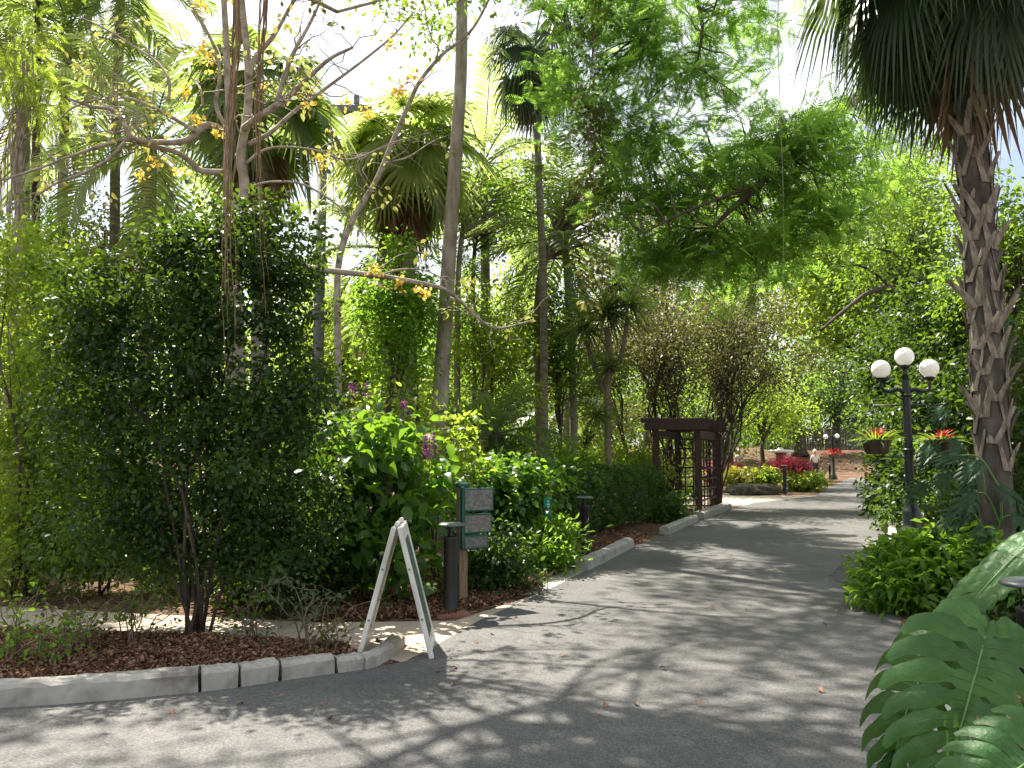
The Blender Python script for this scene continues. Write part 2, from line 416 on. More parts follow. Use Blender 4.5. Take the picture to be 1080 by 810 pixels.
# asphalt: aggregate, worn pale patches, tar-dark joints and stains
def asphalt():
    m, nt, out = mat('asphalt'); L = nt.links.new
    tc = nd(nt, 'TexCoord')
    big = nd(nt, 'TexNoise'); big.inputs['Scale'].default_value = .55; big.inputs['Detail'].default_value = 5
    L(tc.outputs['Object'], big.inputs['Vector'])
    base = ramp(nt, big.outputs['Fac'], [(.3, (.086, .087, .087)), (.5, (.112, .112, .109)), (.7, (.140, .137, .131))])
    fine = nd(nt, 'TexVoronoi'); fine.inputs['Scale'].default_value = 95
    L(tc.outputs['Object'], fine.inputs['Vector'])
    fr = ramp(nt, fine.outputs['Color'], [(.1, (.55, .55, .55)), (.5, (.95, .95, .95)), (.95, (1.5, 1.45, 1.38))])
    mx = nd(nt, 'Mix', data_type='RGBA', blend_type='MULTIPLY'); mx.inputs[0].default_value = .75
    L(base, mx.inputs[6]); L(fr, mx.inputs[7])
    # cracks
    wob = nd(nt, 'TexNoise'); wob.inputs['Scale'].default_value = 1.8; wob.inputs['Detail'].default_value = 6
    L(tc.outputs['Object'], wob.inputs['Vector'])
    add = nd(nt, 'MixRGB'); add.inputs[0].default_value = .35
    L(tc.outputs['Object'], add.inputs[1]); L(wob.outputs['Color'], add.inputs[2])
    cr = nd(nt, 'TexVoronoi', feature='DISTANCE_TO_EDGE'); cr.inputs['Scale'].default_value = .55
    L(add.outputs[0], cr.inputs['Vector'])
    ck = ramp(nt, cr.outputs['Distance'], [(0, (.72, .72, .72)), (.006, (1, 1, 1))])
    mx2 = nd(nt, 'Mix', data_type='RGBA', blend_type='MULTIPLY'); mx2.inputs[0].default_value = .08
    L(mx.outputs[2], mx2.inputs[6]); L(ck, mx2.inputs[7])
    st = nd(nt, 'TexNoise'); st.inputs['Scale'].default_value = 2.6; st.inputs['Detail'].default_value = 9; st.inputs['Roughness'].default_value = .75
    L(tc.outputs['Object'], st.inputs['Vector'])
    sr = ramp(nt, st.outputs['Fac'], [(.33, (.72, .72, .73)), (.5, (1, 1, 1)), (.75, (1.12, 1.1, 1.06))])
    mx3 = nd(nt, 'Mix', data_type='RGBA', blend_type='MULTIPLY'); mx3.inputs[0].default_value = .8
    L(mx2.outputs[2], mx3.inputs[6]); L(sr, mx3.inputs[7])
    p = nd(nt, 'BsdfPrincipled', i_Roughness=.85); p.inputs['Specular IOR Level'].default_value = .3
    L(mx3.outputs[2], p.inputs['Base Color'])
    n2 = nd(nt, 'TexNoise'); n2.inputs['Scale'].default_value = 140; n2.inputs['Detail'].default_value = 3
    L(tc.outputs['Object'], n2.inputs['Vector'])
    b = nd(nt, 'Bump', i_Strength=.55, i_Distance=.006); L(n2.outputs['Fac'], b.inputs['Height']); L(b.outputs[0], p.inputs['Normal'])
    L(p.outputs[0], out.inputs[0]); return m
M['asphalt'] = asphalt()

def mulch():
    m, nt, out = mat('mulch'); L = nt.links.new
    tc = nd(nt, 'TexCoord')
    v = nd(nt, 'TexVoronoi'); v.inputs['Scale'].default_value = 22
    mp = nd(nt, 'Mapping'); mp.inputs['Scale'].default_value = (1, 1.9, 1)
    nz = nd(nt, 'TexNoise'); nz.inputs['Scale'].default_value = 6
    L(tc.outputs['Object'], nz.inputs['Vector'])
    ad = nd(nt, 'MixRGB'); ad.inputs[0].default_value = .12
    L(tc.outputs['Object'], ad.inputs[1]); L(nz.outputs['Color'], ad.inputs[2]); L(ad.outputs[0], mp.inputs[0]); L(mp.outputs[0], v.inputs['Vector'])
    c1 = ramp(nt, v.outputs['Color'], [(.1, (.04, .024, .015)), (.5, (.13, .078, .05)), (.9, (.27, .18, .12))])
    n = nd(nt, 'TexNoise'); n.inputs['Scale'].default_value = .6; n.inputs['Detail'].default_value = 6
    L(tc.outputs['Object'], n.inputs['Vector'])
    c2 = ramp(nt, n.outputs['Fac'], [(.35, (.6, .6, .6)), (.65, (1.25, 1.2, 1.15))])
    mx = nd(nt, 'Mix', data_type='RGBA', blend_type='MULTIPLY'); mx.inputs[0].default_value = 1
    L(c1, mx.inputs[6]); L(c2, mx.inputs[7])
    p = nd(nt, 'BsdfPrincipled', i_Roughness=.95); L(mx.outputs[2], p.inputs['Base Color']); p.inputs['Specular IOR Level'].default_value = .15
    b = nd(nt, 'Bump', i_Strength=.9, i_Distance=.03); L(v.outputs['Distance'], b.inputs['Height']); L(b.outputs[0], p.inputs['Normal'])
    L(p.outputs[0], out.inputs[0]); return m
M['mulch'] = mulch()

def globe_mat():
    m, nt, out = mat('opal_glass'); L = nt.links.new
    p = nd(nt, 'BsdfPrincipled', i_Roughness=.3); p.inputs['Base Color'].default_value = (.86, .86, .84, 1)
    t = nd(nt, 'BsdfTranslucent'); t.inputs[0].default_value = (.9, .9, .88, 1)
    ms = nd(nt, 'MixShader'); ms.inputs[0].default_value = .35
    L(p.outputs[0], ms.inputs[1]); L(t.outputs[0], ms.inputs[2]); L(ms.outputs[0], out.inputs[0]); return m
M['globe'] = globe_mat()

def faded_panel(name, base, mark, seed):
    """weathered sign face: rows of faded unreadable marks"""
    m, nt, out = mat(name); L = nt.links.new
    tc = nd(nt, 'TexCoord'); mp = nd(nt, 'Mapping'); mp.inputs['Scale'].default_value = (22, 22, 40); mp.inputs['Location'].default_value = (seed, seed * 2, 0)
    L(tc.outputs['Object'], mp.inputs[0])
    n = nd(nt, 'TexNoise'); n.inputs['Scale'].default_value = 1; n.inputs['Detail'].default_value = 3
    L(mp.outputs[0], n.inputs['Vector'])
    col = ramp(nt, n.outputs['Fac'], [(.35, tuple(x * .8 for x in base)), (.52, base), (.58, mark), (.7, base)])
    p = nd(nt, 'BsdfPrincipled', i_Roughness=.6); L(col, p.inputs['Base Color']); L(p.outputs[0], out.inputs[0])
    return m

# ================================================================== setting
rng = RS(11)
def ground():
    xs = np.concatenate([np.linspace(-400, -40, 10), np.linspace(-36, 60, 97), np.linspace(65, 400, 10)])
    ys = np.concatenate([np.linspace(-120, -8, 8), np.linspace(-6, 110, 117), np.linspace(118, 900, 14)])
    X, Y = np.meshgrid(xs, ys)
    Z = gz(Y)
    V = np.stack([X, Y, Z], -1).reshape(-1, 3); nx = len(xs)
    i, j = np.meshgrid(np.arange(len(ys) - 1), np.arange(nx - 1), indexing='ij')
    a = (i * nx + j).ravel()
    mb = MB(); mb.add(V, np.stack([a, a + 1, a + 1 + nx, a + nx], -1))
    struct(mb.build('ground', M['mulch']))
ground()

def sheet(name, outline, z, m):
    import mathutils.geometry as g
    vs = [Vector((p[0], p[1], z)) for p in outline]
    tri = g.tessellate_polygon([vs])
    mb = MB(); mb.add(np.array(vs), None, [t for t in tri])
    o = mb.build(name, m, smooth=False)
    # face up
    me = o.data
    if me.polygons[0].normal.z < 0: me.flip_normals()
    return struct(o)

DIR = norm(np.array([.423, .906, 0])); LEFTN = np.array([-DIR[1], DIR[0], 0])
RE = lambda y: np.array([3.06 + .466 * (y - 6.2), y, 0])
kerb_px = [(-300, 772), (-150, 757), (0, 748), (100, 741), (210, 731), (253, 726), (296, 719), (355, 711), (385, 707)]
kerb_w = [on_ground(*p) for p in kerb_px]
road_left = [on_ground(*p) for p in ((432, 697), (505, 655), (571, 626), (620, 601), (668, 577), (705, 563), (737, 550), (760, 543), (768, 538))]
far_left = [np.array([7.9, 25.5, 0]), np.array([11.5, 29.5, 0]), np.array([13.0, 33, 0]), np.array([17.5, 42, 0]), np.array([22, 51, 0])]
far_right = [np.array([25.4, 51, 0]), np.array([19.6, 39, 0]), np.array([14.4, 30.5, 0])]
right = [RE(y) for y in (22, 16, 11, 8, 6.2, 4, 2, -2, -6)]
outline = [np.array([-16, 2.6, 0])] + kerb_w + road_left + far_left + far_right + right + [np.array([-16, -6, 0])]
sheet('road', outline, .006, M['asphalt'])
M['tar'] = rough_mat('tar', [(.05, .05, .05), (.085, .084, .08), (.11, .108, .10)], 9, .85, .6, 120, dist=.006)
sheet('asphalt_patch', [on_ground(*p) for p in ((878, 607), (884, 598), (897, 594), (907, 597), (908, 612), (895, 617), (882, 614))], .011, M['tar'])
path_lo = [on_ground(*p) for p in ((-250, 655), (0, 661), (200, 668), (330, 676), (425, 699))]
path_hi = [on_ground(*p) for p in ((575, 624), (545, 634), (480, 655), (340, 657), (0, 640), (-250, 636))]
sheet('side_path', path_lo + path_hi, .003, M['tan'])
sheet('slab_path', [on_ground(*p) for p in ((500, 615), (548, 628), (574, 626), (600, 611), (620, 603), (600, 598), (520, 597))], .004, M['concrete'])
# paved apron beyond the beds on the far left side of the road
sheet('garden_path', [np.array(p) for p in ((7.2, 24.2, 0), (11.6, 29.6, 0), (8, 31.5, 0), (-2, 31.5, 0), (-2, 25.5, 0), (5.3, 24.2, 0))], .003, M['tan'])

# kerbs: each cast length is a stone of its own
def kerb(line, w, h, label, mat_, group='concrete kerb stones along the road', top_in=.015, side=1, seed=0):
    """line: the road-side foot of the stone; the stone lies to the left of travel when side = 1"""
    r = RS(seed + 5)
    P = spline([np.array([a[0], a[1], 0]) for a in line], 6)
    T = norm(np.gradient(P, axis=0)); N = np.stack([-T[:, 1], T[:, 0], T[:, 2] * 0], 1) * side
    sec = [(0, -.02), (.012, h * .80), (.03, h * .95), (.055, h), (w - .035, h), (w - .012, h * .94), (w, h * .8), (w, -.02)]
    V = []
    for i in range(len(P)):
        for a, z in sec:
            V.append(P[i] + N[i] * a + np.array([0, 0, z]) + r.normal(size=3) * .0035)
    k = len(sec); Q = []
    for i in range(len(P) - 1):
        for j in range(k - 1):
            q = [i * k + j, (i + 1) * k + j, (i + 1) * k + j + 1, i * k + j + 1]
            Q.append(q[::-1] if side == 1 else q)
    e0 = list(range(k)); e1 = [(len(P) - 1) * k + j for j in range(k)]
    for e in (e0, e1):
        for j in range(0, k - 2, 2):
            Q.append([e[0], e[j + 1], e[j + 2], e[min(j + 3, k - 1)]])
    mb = MB(); mb.add(np.array(V), np.array(Q))
    o = mb.build('kerb_stone', mat_, smooth=False)
    tag(o, label, 'kerb', group); origin_to(o, P[len(P) // 2])
    return o
def cut(a, b, n=3, gap=.012):
    a = np.asarray(a); b = np.asarray(b); d = norm(b - a)
    return [a + d * gap + (b - a - 2 * gap * d) * t for t in np.linspace(0, 1, n)]
K = kerb_w
kerb([K[0], K[1], K[2], K[3], K[4] - norm(K[4] - K[3]) * .012], .17, .15, 'long pale kerb length curving in front of the leafy bed', M['concrete'], seed=1)
kerb(cut(K[4], K[5]), .17, .145, 'short kerb stone right of the long kerb length, before the cracked joint', M['concrete'], seed=2)
kerb(cut(K[5], K[6]), .17, .14, 'short kerb stone with a chipped end, second after the long kerb', M['concrete'], seed=3)
kerb(cut(K[6], K[7]), .165, .125, 'worn kerb stone in front of the bed, third after the long kerb', M['concrete'], seed=4)
kerb(cut(K[7], K[8]), .16, .105, 'low sunken kerb stone closest to the white sandwich board', M['concrete'], seed=6)
kp = [on_ground(*p) for p in ((388, 707), (402, 701), (418, 691), (428, 680))]
kerb(kp, .13, .10, 'rounded broken kerb end curling round beside the sandwich board foot', M['concrete'], seed=7)
kerb([on_ground(621, 602), on_ground(645, 590), on_ground(669, 577)], .20, .15, 'thick pale kerb block beside the road in front of the hedge', M['concrete'], seed=8)
kp = [on_ground(706, 564), on_ground(720, 557.5), on_ground(737, 550)]
for i in range(2):
    a, b = kp[i], kp[i + 1]
    kerb(cut(a, b), .2, .15, ('pale kerb block just before the pergola, end closer to the hedge', 'pale kerb block just before the pergola, end closer to its posts')[i], M['concrete'], seed=9 + i)
kerb([on_ground(743, 548), on_ground(756, 543), on_ground(772, 537)], .3, .17, 'low rounded kerb block at the foot of the pergola lattice', M['concrete'], seed=12)
ys = (11.2, 13.4, 15.6, 17.8, 20.2, 22.6)
nm = ('bed edge kerb by the bright shrubs before the lamp post', 'bed edge kerb at the foot of the lamp post', 'bed edge kerb just past the lamp post',
      'bed edge kerb beside the dark shrubs beyond the lamp', 'last bed edge kerb where the drive bends behind the shrubs')
for i in range(5):
    a, b = RE(ys[i]), RE(ys[i + 1])
    kerb(cut(a, b, 3), .16, .13, nm[i], M['concrete'], 'narrow kerbs edging the right hand bed', side=-1, seed=20 + i)
# flush brick edging strip near the monstera
mb = MB()
for i in range(18):
    c = RE(3.0 + i * .235) + np.array([.13, 0, 0]) - LEFTN * .02
    box(mb, c + np.array([0, 0, .012]), (.105, .205, .06), rotz(-math.atan2(.423, .906)), 0, .008)
for i in range(18):
    c = RE(3.0 + i * .235) + np.array([.26, .06, 0])
    box(mb, c + np.array([0, 0, .010]), (.105, .205, .06), rotz(-math.atan2(.423, .906)), 0, .008)
o = mb.build('paver_edging', M['concrete'], smooth=False); tag(o, 'flush strip of concrete pavers edging the road under the monstera leaves', 'edging'); 

# leaf litter over the planting beds: far beyond counting
def litter(name, polys, n, size, seed, z=.012, m='litter'):
    r = RS(seed); pos = []
    for (x0, y0), (x1, y1), (x2, y2), (x3, y3), k in polys:
        u, v = r.rand(int(n * k)), r.rand(int(n * k))
        x = (x0 * (1 - u) + x1 * u) * (1 - v) + (x3 * (1 - u) + x2 * u) * v
        y = (y0 * (1 - u) + y1 * u) * (1 - v) + (y3 * (1 - u) + y2 * u) * v
        pos.append(np.stack([x, y, z + r.rand(len(x)) * .05], 1))
    pos = np.concatenate(pos); N = len(pos)
    d = r.normal(size=(N, 3)); d[:, 2] *= .35
    nr = r.normal(size=(N, 3)) * .5; nr[:, 2] += .8
    mb = MB(); scatter(mb, t_leaf(.3, .16, .25), pos, frames(d, nr), size * (.5 + r.rand(N)), r.rand(N))
    return struct(mb.build(name, M[m]), 'stuff')
g = lambda px, py: tuple(on_ground(px, py)[:2])
litter('leaf_litter', [(g(-160, 752), g(200, 725), g(210, 674), g(-160, 662), 1.0), (g(200, 724), g(385, 700), g(360, 684), g(200, 672), .45),
                       (g(330, 655), g(480, 652), g(480, 600), g(330, 600), .9), (g(470, 652), g(570, 622), g(540, 600), g(470, 610), .55),
                       (g(560, 618), g(690, 566), g(640, 560), (540 / 1e3, 11.5), .45)], 17000, .034, 3)
fallen = [(640, 741), (672, 743), (735, 742), (703, 705), (708, 660), (788, 643), (867, 657), (883, 643), (862, 726), (754, 641), (520, 668), (476, 703), (590, 690), (336, 741), (353, 755), (440, 668), (815, 600), (770, 610), (450, 700), (462, 708), (500, 676), (540, 650), (560, 640), (600, 615), (640, 603), (690, 572), (300, 733), (250, 742), (180, 748), (480, 720), (905, 640), (893, 624), (660, 668)]
lm = MB(); scatter(lm, t_leaf(.3, .2, .3), np.zeros((1, 3)), np.eye(3)[None], np.array([.075]), np.array([.8]))
first = None
for i, (px, py) in enumerate(fallen):
    if first is None:
        first = o = lm.build('fallen_leaf', M['litter'])
    else:
        o = first.copy(); C.objects.link(o)
    o.location = on_ground(px, py, .02); o.rotation_euler = (rng.uniform(-.3, .3), rng.uniform(-.4, .4), rng.uniform(0, 6)); s = rng.uniform(.5, .95); o.scale = (s, s, s)
    tag(o, 'small curled brown leaf lying on the grey road', 'leaf', 'fallen leaves scattered on the road')
# ================================================================== built objects
# ---- sandwich board
def sandwich_board():
    base = on_ground(411, 690); base = np.array([-.93, 6.5, 0])
    t = thing('sandwich_board', 'white plastic sandwich board standing folded out at the path entrance', 'sandwich board', base)
    H, half, W = 1.02, .285, .60
    for s, nme, lab in ((-1, 'panel', 'panel with bare stained inner face'), (1, 'panel', 'panel carrying a dark green printed sheet')):
        foot = np.array([s * half, 0, .0]); top = np.array([s * .02, 0, H])
        d = norm(top - foot); nrm_out = np.array([s * d[2], 0, -s * d[0]])
        mb = MB(); L = np.linalg.norm(top - foot)
        R = np.stack([nrm_out, [0, s, 0], d], 1)
        mid = (foot + top) / 2
        for e in (-1, 1):   # stiles end in feet
            box(mb, base + mid + np.array([0, e * (W / 2 - .022), 0]), (.04, .044, L), R, 0, .008)
        box(mb, base + foot + d * (L - .06), (.034, W - .09, .10), R, 0, .006)
        box(mb, base + foot + d * .07, (.034, W - .09, .06), R, 0, .006)
        p = mb.build(nme, M['white_plastic'], t, smooth=False); p['label'] = lab
        mb = MB(); box(mb, base + mid + d * .005, (.012, W - .09, L - .225), R, 0, .002)
        mb.build('insert', M['inner_plastic'], p, smooth=False)
        if s > 0:
            mb = MB(); box(mb, base + mid + d * .005 + nrm_out * .0085, (.003, W - .11, L - .25), R)
            mb.build('printed_sheet', faded_panel('green_sheet', (.035, .075, .055), (.12, .17, .12), 3), p, smooth=False)
        mb = MB()
        for f in (.68, .3):
            q = base + foot + d * (L * f) + np.array([0, -W / 2 - .001, 0])
            lathe(mb, [(0, -.004), (.009, -.004), (.009, .002), (0, .004)], 10)
            mb.v[-1] = mb.v[-1] @ np.array([[1, 0, 0], [0, 0, 1], [0, -1, 0]]).T * 1.0 + q
        mb.build('bolt', M['grey_metal'], p)
    t.rotation_euler = (0, 0, math.radians(4))
    mb = MB()
    for e in (-1, 1):
        tube(mb, [base + np.array([0, e * .2 - .05, H + .012]), base + np.array([0, e * .2 + .05, H + .012])], .022, 10)
    mb.build('hinge', M['white_plastic'], t)
sandwich_board()

# ---- bollard lights
def bollard(label, loc, h=.93):
    t = thing('bollard_light', label, 'bollard', loc, 'black bollard lights along the drive')
    b = np.asarray(loc, float)
    mb = MB(); lathe(mb, [(0, -.05), (.074, -.05), (.074, .02), (.071, .03), (.071, h - .17), (.074, h - .165), (.074, h - .15), (.06, h - .14), (0, h - .14)], 22, b); mb.build('post', M['black'], t)
    mb = MB(); lathe(mb, [(.024, h - .142), (.024, h - .035)], 12, b)
    for k in range(3):
        a = k * 2.094; p = b + np.array([math.cos(a) * .052, math.sin(a) * .052, 0])
        tube(mb, [p + [0, 0, h - .145], p + [0, 0, h - .035]], .006, 6)
    mb.build('lantern', M['black'], t)
    mb = MB(); lathe(mb, [(0, h - .04), (.135, h - .037), (.142, h - .028), (.138, h - .018), (.10, h - .004), (.04, h), (0, h)], 28, b); mb.build('cap', M['cap'], t)
    mb = MB(); box(mb, b + np.array([0, 0, .012]), (.34, .34, .045), rotz(.3), 0, .01); mb.build('paver', M['brick'], t, smooth=False)
    return t
bollard('black bollard light between the sandwich board and the green signboard', on_ground(475, 648), .91)
bollard('black bollard light at the near end of the clipped hedge', on_ground(617, 588), .94)
bollard('black bollard light cut off by the photo edge, behind the big monstera', (2.62, 4.0, 0), .97)
bollard('black bollard light in front of the red leaved plants', np.array([10.45, 30.0, 0]), 1.15)
bollard('small far bollard beside the sunlit end of the drive', np.array([18.9, 46.5, 0]), 1.0)

# ---- green signboard on a post
def signboard():
    b = np.array([-.56, 8.5, -.10])
    t = thing('garden_signboard', 'green framed signboard with three faded panels on a wooden post', 'sign', b)
    R = rotz(math.radians(28)); ax = R @ np.array([1, 0, 0]); nf = R @ np.array([0, -1, 0])
    mb = MB(); box(mb, b + np.array([.02, 0, .68]), (.10, .10, 1.36), R, 0, .008); mb.build('post', M['post_wood'], t, smooth=False)
    mb = MB(); box(mb, b + np.array([.02, 0, 1.355]) , (.12, .12, .05), R, 0, .01); mb.build('post_cap', M['green_paint'], t, smooth=False)
    cc = b + ax * .17 + nf * .09
    for k, (z, hh, w) in enumerate(((1.20, .25, .36), (.945, .21, .34), (.75, .15, .30))):
        mb = MB(); box(mb, cc + np.array([0, 0, z]) - ax * (.36 - w) / 2, (w, .035, hh), R, 0, .006); p = mb.build('board', M['green_paint'], t, smooth=False)
        mb = MB(); box(mb, cc + np.array([0, 0, z]) - ax * (.36 - w) / 2 + nf * .0185, (w - .035, .006, hh - .035), R, 0, .001)
        mb.build('face', faded_panel('faded_%d' % k, ((.115, .115, .105), (.13, .12, .10), (.085, .10, .09))[k], ((.18, .18, .165), (.20, .18, .15), (.14, .155, .14))[k], k * 3.1), p, smooth=False)
    mb = MB(); box(mb, cc - ax * .185 + np.array([0, 0, 1.01]), (.03, .06, .66), R, 0, .005); mb.build('side_rail', M['green_paint'], t, smooth=False)
signboard()

# ---- small teal marker post
def marker():
    b = np.array([.50, 11.0, 0])
    t = thing('marker_post', 'slim teal marker post with white characters above a light green shrub', 'marker post', b)
    R = rotz(-.35)
    mb = MB(); box(mb, b + np.array([0, 0, .5]), (.10, .09, 1.0), R, 0, .008); mb.build('post', M['teal_paint'], t, smooth=False)
    mb = MB(); box(mb, b + np.array([0, 0, 1.015]), (.12, .11, .03), R, 0, .008); mb.build('cap', M['post_wood'], t, smooth=False)
    mb = MB(); nf = R @ np.array([0, -1, 0]); ax = R @ np.array([1, 0, 0])
    for z, w in ((.93, .03), (.89, .042), (.85, .026), (.80, .04)):
        box(mb, b + ax * .022 + nf * .0465 + np.array([0, 0, z]), (w, .003, .022), R)
    mb.build('marking', M['white_paint'], t, smooth=False)
marker()

# ---- globe lamp post
def lamp():
    b = np.array([7.42, 14.6, 0])
    t = thing('lamp_post', 'tall dark green lamp post with three white globes and fluted shaft', 'lamp post', b)
    Ht = 3.0
    mb = MB(); lathe(mb, [(0, -.05), (.235, -.05), (.235, .05), (.215, .07), (.205, .12), (.225, .15), (.215, .19), (.165, .24), (.15, .30), (.16, .50), (.145, .56), (.115, .60), (.118, .66), (.10, .72), (.085, .80)], 28, b); mb.build('base', M['black_green'], t)
    # fluted shaft
    th = np.linspace(0, 2 * PI, 48, endpoint=False); fl = 1 - .06 * (.5 + .5 * np.cos(th * 12))
    zs = [.80, 1.4, 2.0, 2.6, Ht - .02]; V = []
    for i, z in enumerate(zs):
        r0 = .082 - .014 * i / 4
        V += [b + np.array([r0 * f * math.cos(a), r0 * f * math.sin(a), z]) for a, f in zip(th, fl)]
    Q = [[i * 48 + j, i * 48 + (j + 1) % 48, (i + 1) * 48 + (j + 1) % 48, (i + 1) * 48 + j] for i in range(4) for j in range(48)]
    mb = MB(); mb.add(V, Q); mb.build('shaft', M['black_green'], t)
    mb = MB()
    for z in (.82, 1.66, 2.68):
        lathe(mb, [(.07, z - .03), (.098, z - .022), (.104, z), (.098, z + .022), (.07, z + .03)], 24, b)
    mb.build('collar', M['black_green'], t)
    def globe(c):
        mb = MB(); lathe(mb, [(.035, -.24), (.05, -.23), (.085, -.205), (.10, -.185), (.105, -.165), (.06, -.16)], 20, c); f = mb.build('globe_holder', M['black_green'], t)
        a = np.linspace(-PI / 2, PI / 2, 18); R = .172
        mb = MB(); lathe(mb, [(max(R * math.cos(x), 1e-4), R * math.sin(x)) for x in a], 32, c); mb.build('globe', M['globe'], f)
    mb = MB(); tube(mb, [b + np.array([0, 0, Ht - .03]), b + np.array([0, 0, Ht + .22])], [.06, .045], 14); mb.build('finial', M['black_green'], t)
    globe(b + np.array([0, 0, 3.42]))
    ax = norm(np.array([1, -.18, 0]))
    for s in (-1, 1):
        P = spline([b + np.array([0, 0, 2.72]), b + ax * s * .14 + np.array([0, 0, 2.80]), b + ax * s * .28 + np.array([0, 0, 2.76]), b + ax * s * .40 + np.array([0, 0, 2.80]), b + ax * s * .425 + np.array([0, 0, 2.93])], 6)
        mb = MB(); tube(mb, P, np.linspace(.042, .03, len(P)), 10)
        P = spline([b + np.array([0, 0, 2.6]), b + ax * s * .12 + np.array([0, 0, 2.64]), b + ax * s * .22 + np.array([0, 0, 2.74])], 6)
        tube(mb, P, .016, 8)
        mb.build('arm', M['black_green'], t)
        globe(b + ax * s * .425 + np.array([0, 0, 3.19]))
    for z, l in ((2.50, .60), (1.53, .58)):
        mb = MB(); tube(mb, [b + ax * -l + np.array([0, 0, z]), b + ax * l + np.array([0, 0, z])], .013, 8)
        for s in (-1, 1):
            tube(mb, [b + ax * s * l + np.array([0, 0, z]), b + ax * s * (l + .03) + np.array([0, 0, z + .05])], .011, 6)
        mb.build('basket_bar', M['black_green'], t)
    for s, lab in ((-1, 'hanging basket of dull bronze leaves and red bloom on the road side of the lamp'), (1, 'hanging basket with a vivid red bromeliad between lamp and palm')):
        c = b + ax * s * .56 + np.array([0, 0, 1.60])
        h = thing('hanging_basket', lab, 'hanging basket', c, 'hanging baskets on the lamp post')
        mb = MB(); lathe(mb, [(.0, -.02), (.17, -.02), (.2, .02), (.26, .22), (.275, .25), (.25, .26), (.0, .23)], 22, c)
        mb.build('basket', M['bark_dark'], h)
        mb = MB()
        for k in range(3):
            a = k * 2.094 + .4
            tube(mb, [c + np.array([.26 * math.cos(a), .26 * math.sin(a), .25]), np.array([*(b + ax * s * .585)[:2], 2.53])], .004, 5)
        mb.build('hanger_wire', M['black'], h)
        r = RS(40 + s); N = 60
        a = r.rand(N) * 2 * PI; e = r.uniform(.0, 1.1, N)
        d = np.stack([np.cos(a) * np.cos(e), np.sin(a) * np.cos(e), np.sin(e)], 1)
        mb = MB(); scatter(mb, t_strap(.07, 5, .45), c + np.array([0, 0, .22]) + d * .05 + np.stack([np.cos(a), np.sin(a), a * 0], 1) * .13, frames(d, np.array([[0, 0, 1.0]]) + r.normal(size=(N, 3)) * .2), r.uniform(.18, .34, N), r.rand(N))
        mb.build('leaf_rosette', M['mid_leaf'], h)
        N = 55 if s > 0 else 46
        a = r.rand(N) * 2 * PI; e = r.uniform(.3, 1.4, N)
        d = np.stack([np.cos(a) * np.cos(e), np.sin(a) * np.cos(e), np.sin(e)], 1)
        mb = MB(); scatter(mb, t_strap(.09, 5, .35), c + np.array([.02, 0, .27]), frames(d, np.array([[0, 0, 1.0]]) + r.normal(size=(N, 3)) * .2), r.uniform(.13, .27, N), r.rand(N)); mb.build('red_bloom', M['red_petal'], h)
lamp()

def far_lamp():
    b = np.array([19.75, 48.0, 0])
    t = thing('lamp_post', 'small distant lamp post with two globes and a flower basket', 'lamp post', b)
    mb = MB(); lathe(mb, [(0, -.05), (.2, -.05), (.2, .1), (.12, .3), (.08, .5), (.065, 2.5), (.09, 2.55), (.05, 2.7)], 16, b); mb.build('shaft', M['black_green'], t)
    mb = MB(); tube(mb, [b + np.array([-.42, 0, 2.42]), b + np.array([-.2, 0, 2.36]), b + np.array([0, 0, 2.44]), b + np.array([.2, 0, 2.36]), b + np.array([.3, 0, 2.46])], .03, 8); mb.build('arm', M['black_green'], t)
    for x, z in ((-.42, 2.62), (.28, 2.66)):
        a = np.linspace(-PI / 2, PI / 2, 12)
        mb = MB(); lathe(mb, [(max(.14 * math.cos(u), 1e-4), .14 * math.sin(u)) for u in a], 18, b + np.array([x, 0, z])); mb.build('globe', M['globe'], t)
    c = b + np.array([0, -.15, 1.45])
    h = thing('flower_basket', 'brown flower basket fixed to the distant two globe lamp', 'flower basket', c)
    mb = MB(); lathe(mb, [(0, -.12), (.3, -.08), (.45, .12), (.3, .14), (0, .14)], 16, c); mb.build('basket', M['bark_brown'], h)
    r = RS(5); mb = MB(); foliage(mb, r, c + r.normal(size=(14, 3)) * [.25, .2, .06] + [0, 0, .18], 14, .09, .14, t_diamond(), up=.5); mb.build('flowers', M['red_petal'], h)
far_lamp()

